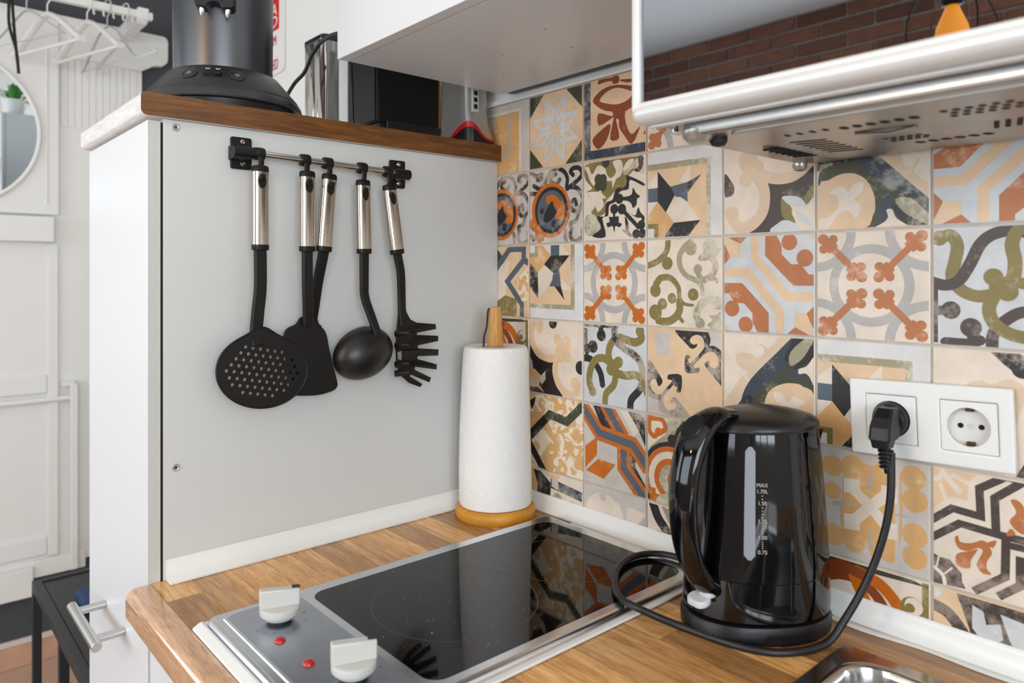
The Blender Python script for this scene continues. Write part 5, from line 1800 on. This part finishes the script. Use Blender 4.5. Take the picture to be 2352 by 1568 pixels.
m_slot = mat('slot_black', '#101112', 0.8)
zb = PZ - .0026


def slot(x, y, L, w, ang):
    ux, uy = math.cos(ang), math.sin(ang)
    lp = [(L * math.cos(R(a)) * .5 + 0, w * .5 * math.sin(R(a))) for a in range(0, 360, 20)]
    lp = [((L - w) / 2 * (1 if math.cos(R(a)) > 0 else -1) + w / 2 * math.cos(R(a)), w / 2 * math.sin(R(a))) for a in range(5, 365, 20)]
    G().prism(lp, lambda p, q, c: (x + ux * p - uy * q, y + uy * p + ux * q, c), zb - .0002, zb + .002).obj('vent_slot', m_slot, ov)


for k in range(7):
    slot(.667 - .0 * k, -.172 + k * .0135 + .0, .034, .0042, R(18))
for k in range(6):
    slot(.640 - .028 + .010, -.150 + k * .0125, .026, .0040, R(18))
for k in range(6):
    slot(.7185 + k * .0115, -.2085, .0125, .0068, R(90))
    slot(.7370 + k * .0115, -.0840, .0115, .0065, R(70))
for k in range(4):
    slot(.668 + k * .012, -.213, .010, .004, R(90))
for r in range(3):
    for k in range(5):
        slot(.722 + k * .0072 + (r % 2) * .0036, -.128 + r * .009, .0060, .0042, R(60))
for r in range(3):
    for k in range(6):
        slot(.800 + k * .009 + (r % 2) * .004, -.215 + r * .012, .0072, .0050, R(80))
for k in range(7):
    slot(.812 + k * .0085, -.125, .036, .0042, R(105))
G().tube([(.715, -.178, zb - .0005), (.742, -.172, zb - .003), (.765, -.172, zb - .0005)], .003, 8, flat=(.0014, .004), up=(0, 0, 1)).obj('rib', m_ovb, ov)
for fx, fy, mm in ((.612, -.240, m_rubber), (.582, -.022, m_ovb), (.955, -.240, m_rubber)):
    G().lathe([(.0085, 0), (.0085, -.004), (.0060, -.0078), (.001, -.009)], (fx, fy, PZ + .0002), 20).obj('foot', mm, ov)
G().lathe([(.016, 0), (.015, -.006), (.010, -.011), (.001, -.012)], (.600, -.255, PZ + .006), 24).obj('corner_boss', m_ovb, ov)
for k, (fx, fy) in enumerate(((.560, -.268), (.564, -.243), (.572, -.205), (.574, -.125))):
    G().cyl((fx, fy, OZ0 + .004), (fx, fy, OZ0 - .0016), .0034, 12).obj('screw', m_chrome, ov)

# ------------------------------------------------------------------ things on the top board
BT = 1.5292
CMX, CMY = -0.1500, -0.4380
cm = thing('coffee_machine', 'black round coffee machine with buttons on its flared base on the top board', 'coffee machine', (CMX, CMY, BT))
m_cm = mat('coffee_anthracite', '#2A2B2E', 0.34, metal=0.25, bump=(500, 0.08, 0.0002))
m_cm2 = mat('coffee_column', '#5C5D5F', 0.36, metal=1.0, bump=(600, 0.05, 0.0002))
m_cm3 = mat('coffee_rim', '#4A4B4E', 0.3, metal=0.8)
G().lathe([(.098, .0003), (.104, .004), (.108, .018), (.1085, .021)], (CMX, CMY, BT), 72).obj('foot_ring', m_black, cm)
G().lathe([(.108, .0215), (.1175, .0218), (.1185, .024), (.1166, .0305), (.1130, .0352)], (CMX, CMY, BT), 80).obj('rim', m_cm3, cm)
G().lathe([(.110, .0353), (.1128, .0354), (.1126, .0368), (.112, .038), (.082, .0725), (.0785, .0745), (.0725, .0745)], (CMX, CMY, BT), 80).obj('base_shell', m_cm, cm)
G().lathe([(.0725, .0742), (.0730, .080), (.0745, .30), (.0745, .36), (.070, .37), (0.0, .372)], (CMX, CMY, BT), 72, cap1=False).obj('column', m_cm2, cm)
FA = math.atan2(-0.414, 1.158)


def on_cone(daz, s):
    """point on the sloped shell: daz from the front, s = 0..1 up the slope"""
    r = .112 + (.082 - .112) * s
    z = .038 + (.0725 - .038) * s
    a = FA + daz
    p = Vector((CMX + r * math.cos(a), CMY + r * math.sin(a), BT + z))
    n = Vector((math.cos(a) * .75, math.sin(a) * .75, .66)).normalized()
    tt = Vector((-math.sin(a), math.cos(a), 0))
    return p, n, tt, n.cross(tt)


for daz in (R(-29), R(11)):
    p, n_, tt, ww = on_cone(daz, .56)
    g = G()
    for r0, r1, h0, h1 in ((.0105, .0098, .0, .0016),):
        g.rings([[p + tt * r * math.cos(2 * PI * j / 32) + ww * r * .95 * math.sin(2 * PI * j / 32) + n_ * h for j in range(32)] for r, h in ((.0108, -.0005), (.0106, .0010), (.0092, .0012), (.0086, .0004), (.0080, .0010), (.0055, .0014), (.0004, .0015))], 0, True)
    bo = g.obj('button', m_cm, cm)
    G().tube([p + tt * .0112 * math.cos(2 * PI * j / 32) + ww * .0108 * math.sin(2 * PI * j / 32) + n_ * .0006 for j in range(32)], .0006, 6, closed=True).obj('button_ring', m_cm3, bo)
    g = G().flat([circle(0, 0, .0028, 20), circle(0, 0, .0022, 20)], lambda a, b, c: p + tt * a + ww * b + n_ * (.0017 + c), .0002)
    g.obj('button_print', mat('button_print', '#C9C9C6', 0.5), bo)
p, n_, tt, ww = on_cone(R(-9), .56)
G().flat([rrect(-.0135, .0135, -.0058, .0058, .0056)], lambda a, b, c: p + tt * a + ww * b + n_ * (.0003 + c), .001).obj('slider_slot', m_void, cm)
G().flat([rrect(.002, .0125, -.0048, .0048, .0042)], lambda a, b, c: p + tt * a + ww * b + n_ * (.0022 + c), .005, bevel=.001).obj('slider', m_black, cm)
for dx in (-.008, .006):
    G().flat([[(dx - .0035, .0135), (dx - .002, .0105), (dx + .002, .0105), (dx + .0035, .0135), (dx + .0025, .0135), (dx, .0118), (dx - .0025, .0135)]], lambda a, b, c: p + tt * a + ww * b + n_ * (.0006 + c), .0003).obj('cup_symbol', mat('button_print', '#C9C9C6', 0.5), cm)
# spout block with two nozzles
fd = Vector((math.cos(FA - R(8)), math.sin(FA - R(8)), 0))
sd = Vector((-fd.y, fd.x, 0))
cc = Vector((CMX, CMY, 0)) + fd * .080
g = G()
g.prism([(-.027, 1.7420), (-.027, 1.697), (-.024, 1.6935), (-.0115, 1.6920), (-.008, 1.6985), (0, 1.7010), (.008, 1.6985), (.0115, 1.6920), (.024, 1.6935), (.027, 1.697), (.027, 1.7420)], lambda a, b, c: cc + sd * a + fd * c + Vector((0, 0, b)), -.012, .016)
so_ = g.obj('spout_block', m_black, cm, bevel=.0015)
cc.z -= .010
so_.location.z -= .010
for s in (-.0175, .0175):
    q = cc + sd * s + fd * .006
    G().lathe([(.0044, .004), (.0042, -.001), (.0030, -.008), (.0008, -.0125)], (q.x, q.y, 1.6935), 16).obj('nozzle', m_chrome, so_)
cab = [(-0.064, -0.355, BT + .045), (-0.12, -0.290, BT + .070), (-0.20, -0.262, 1.622), (-0.262, -0.252, 1.652), (-0.250, -0.25, 1.678), (-0.2180, -0.25, 1.702), (-0.190, -0.25, 1.7125), (-0.150, -0.25, 1.715), (-0.10, -0.235, 1.708), (-0.05, -0.19, 1.66), (-0.06, -0.14, BT + .004)]
cab = [(-0.172, -0.330, BT + .040), (-0.30, -0.270, 1.652), (-0.279, -0.25, 1.6645), (-0.256, -0.25, 1.678), (-0.2342, -0.25, 1.695), (-0.213, -0.25, 1.706), (-0.1913, -0.25, 1.7123), (-0.150, -0.25, 1.714), (-0.115, -0.245, 1.708), (-0.100, -0.235, 1.66), (-0.105, -0.225, BT + .02)]
cab = [(-0.205, -0.335, BT + .030), (-0.262, -0.290, 1.612), (-0.279, -0.262, 1.652), (-0.262, -0.25, 1.672), (-0.2342, -0.25, 1.695), (-0.213, -0.25, 1.706), (-0.1913, -0.25, 1.7123), (-0.150, -0.25, 1.714), (-0.118, -0.245, 1.705), (-0.108, -0.240, 1.66), (-0.110, -0.235, BT + .02)]
G().tube(smooth_path(cab, 7), .0036, 10).obj('power_cord', m_cord, cm)

ts = thing('toaster', 'matt black toaster under the wall cupboard on the top board', 'toaster', (-0.17, -0.13, BT))
m_ts = mat('toaster_black', '#0B0A0A', 0.5, spec=0.25)
m_ts2 = mat('toaster_gloss_black', '#08090A', 0.32, spec=0.25)
TX1, TX0_, TY0, TY1 = -0.0890, -0.1930, -0.2000, -0.0650
G().box(TX0_ + .004, TX1 - .002, TY0 + .004, TY1 - .004, BT + .012, BT + .032).obj('foot_plinth', m_black, ts, bevel=.003)
G().box(TX0_, TX1, TY0, TY1, BT + .030, BT + .190).obj('shell', m_ts, ts, bevel=.006, bseg=3)
G().box(TX0_ + .006, TX1 - .004, TY0 - .0012, TY0 + .004, BT + .034, BT + .185).obj('side_plate', m_ts2, ts, bevel=.001)
G().box(TX1 - .002, TX1 + .004, TY0 + .018, TY1 + .0, BT + .012, BT + .036).obj('crumb_tray', m_black, ts, bevel=.002)
G().box(TX1 - .0015, TX1 + .0008, TY1 - .0045, TY1 - .002, BT + .036, BT + .185).obj('edge_glow', mat('edge_glow_orange', '#B0762F', 0.3, metal=0.9), ts)  # orange glow along the shell edge, painted in as a thin strip
for fx in (TX0_ + .02, TX1 - .02):
    for fy in (TY0 + .02, TY1 - .02):
        G().cyl((fx, fy, BT + .0003), (fx, fy, BT + .013), .007, 14).obj('foot', m_rubber, ts)
for x0 in (-.180, -.135):
    G().box(x0, x0 + .028, TY0 + .02, TY1 - .02, BT + .1895, BT + .1908).obj('bread_slot', m_void, ts)

wb = thing('white_box', 'narrow white box standing between the steel canister and the black toaster', 'box', (-0.212, -0.13, BT))
G().box(-0.2290, -0.1950, -0.198, -0.07, BT + .0005, BT + .195).obj('carton', m_white_gloss, wb, bevel=.002)
G().box(-0.2295, -0.1945, -0.1985, -0.0695, BT + .195, BT + .205).obj('lid', m_white_gloss, wb, bevel=.002)
t = NT('rippled_steel')
v = t.coords((14, 14, 2.2), rand=False)
t.b.inputs['Base Color'].default_value = lin('#BFBDB7')
t.b.inputs['Metallic'].default_value = 1.0
t.b.inputs['Roughness'].default_value = 0.10
t.bump(t.noise(v, 2.0, 2, 0.5), 0.5, 0.02)
sb = thing('steel_canister', 'polished steel bread canister standing behind the coffee machine cable', 'canister', (-0.30, -0.10, BT))
rp = rrect(-0.343, -0.258, -0.215, -0.030, .012)
rp = [(a, b) for a, b in rp]
G().prism(rp, lambda a, b, c: (a, b, c), BT + .0005, BT + .212, 0, True).obj('drum', t.m, sb, smooth=True)
G().flat([rrect(-0.344, -0.257, -0.216, -0.029, .013)], XY(BT + .218), .012, bevel=.003).obj('lid', mat('dark_chrome', '#55595F', 0.15, metal=1.0), sb)

ir = thing('steam_iron', 'silver and red steam iron standing on its heel beside the toaster', 'iron', (-0.045, -0.036, BT))
m_irs = mat('iron_silver', '#B8B7B3', 0.28, metal=0.6)
m_irw = mat('iron_white', '#D6D3CC', 0.35)
# heel: flared foot with red lip; body rises and narrows
def isec(cx, cy, w, d, z, n=28):
    return [(cx + w * math.copysign(abs(math.cos(2 * PI * j / n)) ** .7, math.cos(2 * PI * j / n)), cy + d * math.copysign(abs(math.sin(2 * PI * j / n)) ** .7, math.sin(2 * PI * j / n)), z) for j in range(n)]
IX, IY = -0.0560, -0.0370
def ir_ring(w, d, z, lift=0.0, n=48):
    out = []
    for j in range(n):
        a = 2 * PI * j / n
        c, q = math.cos(a), math.sin(a)
        r = (abs(c) ** 5 + abs(q) ** 5) ** (-1 / 5)
        k = (a - R(315) + PI) % (2 * PI) - PI
        out.append((IX + w * c * r, IY + d * q * r, BT + z + lift * math.exp(-(k / .6) ** 2)))
    return out
G().rings([ir_ring(.0602, .0331, .0005), ir_ring(.0606, .0334, .003, .012), ir_ring(.0600, .0330, .0045, .024), ir_ring(.0560, .0310, .0045, .024)], 0, True).obj('heel', m_black, ir)
G().rings([ir_ring(.0595, .0328, .0040, .0225), ir_ring(.0613, .0339, .0042, .0235), ir_ring(.0609, .0337, .0085, .0285), ir_ring(.0585, .0325, .0092, .0290)], 0, True).obj('red_band', mat('iron_red', '#B3161A', 0.3), ir, label='red plastic band')
G().rings([ir_ring(.0585, .0326, .0088, .029), ir_ring(.0560, .0318, .016, .028), ir_ring(.0500, .0290, .034, .018), ir_ring(.0465, .0270, .056, .004), ir_ring(.0455, .0265, .11), ir_ring(.040, .023, .16), ir_ring(.020, .014, .20)], 0, True).obj('shell', m_irs, ir)
G().box(IX + .0455, IX + .0488, IY - .0180, IY - .0020, BT + .056, BT + .100).obj('switch_plate', m_irw, ir, bevel=.002)
for dz in (.062, .074, .086):
    G().box(IX + .0482, IX + .0496, IY - .0140, IY - .0060, BT + dz, BT + dz + .008).obj('switch_dot', m_black, ir, bevel=.0015)

# sign on the white wall
sg = thing('wall_sign', 'white sign with red lettering on the white wall behind the coffee machine', 'sign', (-1.05, 0.0, 1.87))
m_sgw = mat('sign_white', '#ECEAE6', 0.35)
m_sgr = mat('sign_red', '#D4121A', 0.45)
SX0, SX1, SZ0, SZ1 = -1.260, -0.9075, 1.8580, 2.220
fnS = lambda a, b, c: (a, 0.0010 - c, b)
G().flat([rrect(SX0, SX1, SZ0, SZ1, .018)], lambda a, b, c: (a, -0.0020 - c, b), .006, bevel=.001).obj('plate', m_sgw, sg)
red = G().flat([[(SX0 + .03, 1.9800), (SX1 - .030, 1.9800), (SX1 - .030, 2.19), (SX0 + .03, 2.19)]], lambda a, b, c: (a, -0.0054 - c, b), .0006)
red.obj('red_field', m_sgr, sg)
tf = lambda cx, cz: (lambda a, b, c: (cx + a, -0.0064 - c, cz + b))
g = G()
for ch, z in (('A', 2.036), ('D', 2.002)):
    g.text(ch, .046, lambda a, b, c, z=z: (-.9685 + a + b * .25, -0.0064 - c, z + b), extrude=.0001, xscale=1.45)
g.obj('white_lettering', m_sgw, sg)
g = G()
g.text('ETIM', .040, tf(SX1 - .045, 1.9500), align='RIGHT', extrude=.0001, xscale=.75)
g.text('I', .042, tf(SX1 - .075, 1.9160), align='RIGHT', extrude=.0001)
g.text('NEED', .040, tf(SX1 - .034, 1.8830), align='RIGHT', extrude=.0001, xscale=.75)
g.obj('red_lettering', m_sgr, sg)

# ------------------------------------------------------------------ hall side: white coat unit on the dark wall
m_hall = mat('coat_unit_white', '#E9E8E4', 0.5)
HX = XL
cu_ = thing('coat_unit', 'large white panelled coat unit on the dark hall wall', 'wall unit', (HX, -0.7, 0.24))
x1 = HX + .016
G().box(HX + .0005, x1, -1.50, -0.1180, .315, 2.075).obj('back_board', m_hall, cu_, bevel=.002)
G().prism([(-1.50, 2.185), (-1.50, 2.075), (-.125, 2.030), (-.100, 2.045), (-.080, 2.058), (-.050, 2.062), (-.036, 2.075), (-.032, 2.090), (-.032, 2.155), (-.038, 2.168), (-.05, 2.172)], lambda a, b, c: (c, a, b), HX + .0005, HX + .030).obj('top_rail', m_hall, cu_, bevel=.003)
for k in range(11):
    y = -.372 + k * .0215
    G().box(x1 - .001, x1 + .003, y, y + .0195, 1.80, 2.060).obj('bead_board', m_hall, cu_, bevel=.0012, bseg=1)
G().box(x1 - .001, x1 + .022, -1.50, -.381, 1.496, 2.160).obj('mirror_board', m_hall, cu_, bevel=.003)
G().box(x1 + .021, x1 + .026, -.4200, -.4135, 1.53, 2.05).obj('mirror_board_moulding', m_hall, cu_, bevel=.002)
G().box(x1 - .001, x1 + .045, -1.50, -.398, 1.405, 1.488).obj('shelf_box', m_hall, cu_, bevel=.003)
# lower frame and panel strips
for y0, y1, z0, z1 in ((-.413, -.381, .352, 1.40), (-1.50, -.4135, .90, .96), (-1.50, -.4135, .36, .42)):
    G().box(x1 - .001, x1 + .012, y0, y1, z0, z1).obj('frame_strip', m_hall, cu_, bevel=.003)
G().box(HX + .0005, x1 + .03, -1.50, -.455, .235, .330).obj('bottom_drawer', m_hall, cu_, bevel=.003)
G().box(HX + .0005, x1 + .012, -.455, -.30, .288, .345).obj('bottom_rail', m_hall, cu_, bevel=.003)
# fold-out frame
g = G()
g.box(x1 + .010, x1 + .035, -.349, -.327, .295, .925).box(x1 - .001, x1 + .03, -.372, -.335, .918, .935)
g.obj('frame_post', m_hall, cu_, bevel=.003)
G().cyl((x1 + .020, -1.5, .873), (x1 + .020, -.335, .878), .0085, 14).obj('frame_bar', m_hall, cu_)

mr = thing('round_mirror', 'round mirror with pale rim on the coat unit', 'mirror', (x1 + .022, -.686, 1.515))
MYc, MZc, MR = -.686, 1.760, .245
G().prism(circle(MYc, MZc, MR, 72), lambda a, b, c: (c, a, b), x1 + .0225, x1 + .0285).obj('mirror_glass', mat('mirror', '#E4EAEC', 0.012, metal=1.0), mr)
G().tube([(x1 + .0295, MYc + (MR + .003) * math.cos(2 * PI * j / 72), MZc + (MR + .003) * math.sin(2 * PI * j / 72)) for j in range(72)], .0065, 10, closed=True).obj('rim', m_hall, mr)

# coat rail and hangers
RXo, RZ = -1.600, 2.1500
cr_ = thing('coat_rail', 'white coat rail on a bracket above the round mirror', 'coat rail', (HX, -.5, 2.10))
G().box(RXo - .012, RXo + .012, -1.45, -.155, RZ - .012, RZ + .012).obj('rail', m_hall, cr_, bevel=.003)
for y in (-.190, -1.30):
    G().prism([(HX + .031, 2.168), (HX + .031, 2.125), (RXo - .005, RZ - .026), (RXo + .016, RZ - .012), (RXo + .016, RZ + .022), (RXo - .03, RZ + .022)], lambda a, b, c: (a, c, b), y - .012, y + .022).obj('bracket', m_hall, cr_, bevel=.004)
for k in range(5):
    G().tube([(RXo, -.215 - k * .028, RZ - .012), (RXo, -.215 - k * .028, RZ - .024), (RXo + .008, -.215 - k * .028, RZ - .030)], .003, 8).obj('peg', m_hall, cr_)
m_hg = mat('hanger_white', '#E9E7E3', 0.35)
m_hc = mat('hanger_grey', '#B9BABC', 0.25)
m_hcl = mat('hanger_clear', '#D3D6D9', 0.12)


def hanger(y, label, m, hook_r=.018, span=.19, drop=.10, yaw=0.0, thin=.0085, z0=0.0):
    h = thing('clothes_hanger', label, 'hanger', (RXo, y, RZ), 'hangers on the coat rail', local=True, rot=(0, 0, yaw))
    zr = .0155
    hk = [(0, -0.022, -0.006), (0, -.024, .006), (0, -.016, .021), (0, 0, .026), (0, .016, .021), (0, .023, .002), (0, .012, -.020), (0, 0, -.030), (0, 0, -.062 + z0)]
    hk = [(p[1], 0, p[2]) for p in hk]
    G().tube(smooth_path(hk, 5), .0022, 8).obj('hook', m, h)
    zt = -.060 + z0
    sh = [(-span, 0, zt - drop), (-span * .86, 0, zt - drop + .014), (-span * .4, 0, zt - .030), (-.02, 0, zt - .004), (0, 0, zt), (.02, 0, zt - .004), (span * .4, 0, zt - .030), (span * .86, 0, zt - drop + .014), (span, 0, zt - drop)]
    G().tube(smooth_path(sh, 5), thin, 10, flat=(thin * 1.5, thin), up=(0, 1, 0.0)).obj('shoulder', m, h)
    G().tube([(-span * .99, 0, zt - drop), (span * .99, 0, zt - drop)], thin * .62, 8).obj('trouser_bar', m, h)
    return h


hanger(-.452, 'white plastic hanger on the rail, second from the black strap', m_hg, yaw=R(20), span=.18)
hanger(-.345, 'white plastic hanger in the middle of the rail, above the beaded board', m_hg, yaw=R(18), span=.18)
hanger(-.288, 'thin grey hanger nearest the rail bracket', m_hc, yaw=R(14), span=.17, thin=.003, drop=.12)
hanger(-.505, 'thin grey wire hanger beside the black strap', m_hc, yaw=R(25), span=.17, thin=.0026, drop=.09)
hanger(-.236, 'clear plastic hanger at the end of the rail behind the coffee machine', m_hcl, yaw=R(14), span=.19, thin=.0045, drop=.08, z0=-.02)
st_o = thing('black_strap', 'black strap looped over the coat rail in front of the mirror', 'strap', (RXo, -.535, 1.89))
pp = smooth_path([(RXo + .016, -.5270, 1.893), (RXo + .016, -.5330, 1.96), (RXo + .016, -.5500, 2.03), (RXo + .016, -.5510, 2.10), (RXo + .014, -.549, RZ + .006), (RXo, -.545, RZ + .016), (RXo - .014, -.5415, RZ + .006), (RXo - .012, -.5390, 2.10), (RXo + .006, -.5350, 2.0), (RXo + .016, -.5270, 1.897)], 6)
G().tube(pp, .003, 8, flat=(.0042, .0022), up=(0, 1, 0)).obj('strap', mat('black_webbing', '#1C1C1E', 0.7), st_o)

# dark side table in the hall
sdt = thing('side_table', 'dark grey metal side table in the hall left of the tall cabinet', 'table', (-0.85, -0.36, 0))
m_tb = mat('dark_metal', '#2B2C30', 0.45, metal=0.3)
TZ = .500
tx0, tx1, ty0, ty1 = -1.240, -0.480, -0.5420, -0.130
G().box(tx0 + .022, tx1 - .022, ty0 + .022, ty1 - .022, TZ - .010, TZ - .0035).obj('top_plate', m_tb, sdt, bevel=.001)
for a in ((tx0, tx1, ty0, ty0 + .020), (tx0, tx1, ty1 - .020, ty1), (tx0, tx0 + .020, ty0 + .0205, ty1 - .0205), (tx1 - .020, tx1, ty0 + .0205, ty1 - .0205)):
    G().box(a[0], a[1], a[2], a[3], TZ - .025, TZ).obj('frame_rail', m_tb, sdt, bevel=.0015)
for lx, ly in ((tx0, ty0), (tx0, ty1 - .02), (-.885, ty0), (tx1 - .02, ty0), (tx1 - .02, ty1 - .02)):
    G().box(lx, lx + .020, ly, ly + .020, .0005, TZ - .0252).obj('leg', m_tb, sdt, bevel=.0015)
bo = thing('blue_pouch', 'dark blue pouch lying on the dark side table', 'pouch', (-1.0, -.40, TZ - .003))
G().flat([rrect(-1.045, -.945, -.482, -.36, .015)], XY(TZ + .012), .030, bevel=.012).obj('pouch', mat('navy_cloth', '#1C3A5E', 0.7), bo)

# pendant lamp behind the photographer, seen in the oven glass
PLx, PLy, PLz = 0.40, -1.66, 1.862
pn = thing('pendant_lamp', 'black pendant with glowing amber bulb reflected in the oven glass', 'lamp', (PLx, PLy, ZC))
G().cyl((PLx, PLy, ZC), (PLx, PLy, PLz + .15), .003, 10).obj('flex', m_cord, pn)
G().lathe([(.045, 0), (.045, -.018), (.02, -.024)], (PLx, PLy, ZC), 28).obj('ceiling_rose', m_black, pn)
G().lathe([(.012, .15), (.022, .14), (.024, .075), (.02, .07)], (PLx, PLy, PLz), 24).obj('lamp_holder', m_black, pn)
G().lathe([(.013, .072), (.017, .060), (.033, .022), (.037, .002), (.032, -.018), (.018, -.031), (.001, -.034)], (PLx, PLy, PLz), 32).obj('bulb', mat('amber_glow', '#F0962E', 0.2, emit=1.6), pn)
for k in range(4):
    a = R(45 + 90 * k)
    pts = [(PLx + r * math.cos(a), PLy + r * math.sin(a), PLz + z) for r, z in ((.022, .12), (.075, .09), (.105, .02), (.09, -.05), (.03, -.10), (.002, -.105))]
    G().tube(smooth_path(pts, 5), .0022, 8).obj('cage_wire', m_black, pn)
pl_ = bpy.data.lights.new('bulb_glow', 'POINT')
pl_.energy = 12
pl_.color = (1.0, 0.62, 0.28)
pl_.shadow_soft_size = 0.05
po = bpy.data.objects.new('bulb_glow', pl_)
po.location = (PLx, PLy, PLz - .075)
COL.objects.link(po)
for o in bpy.data.objects:
    if '_local' in o.keys():
        del o['_local']
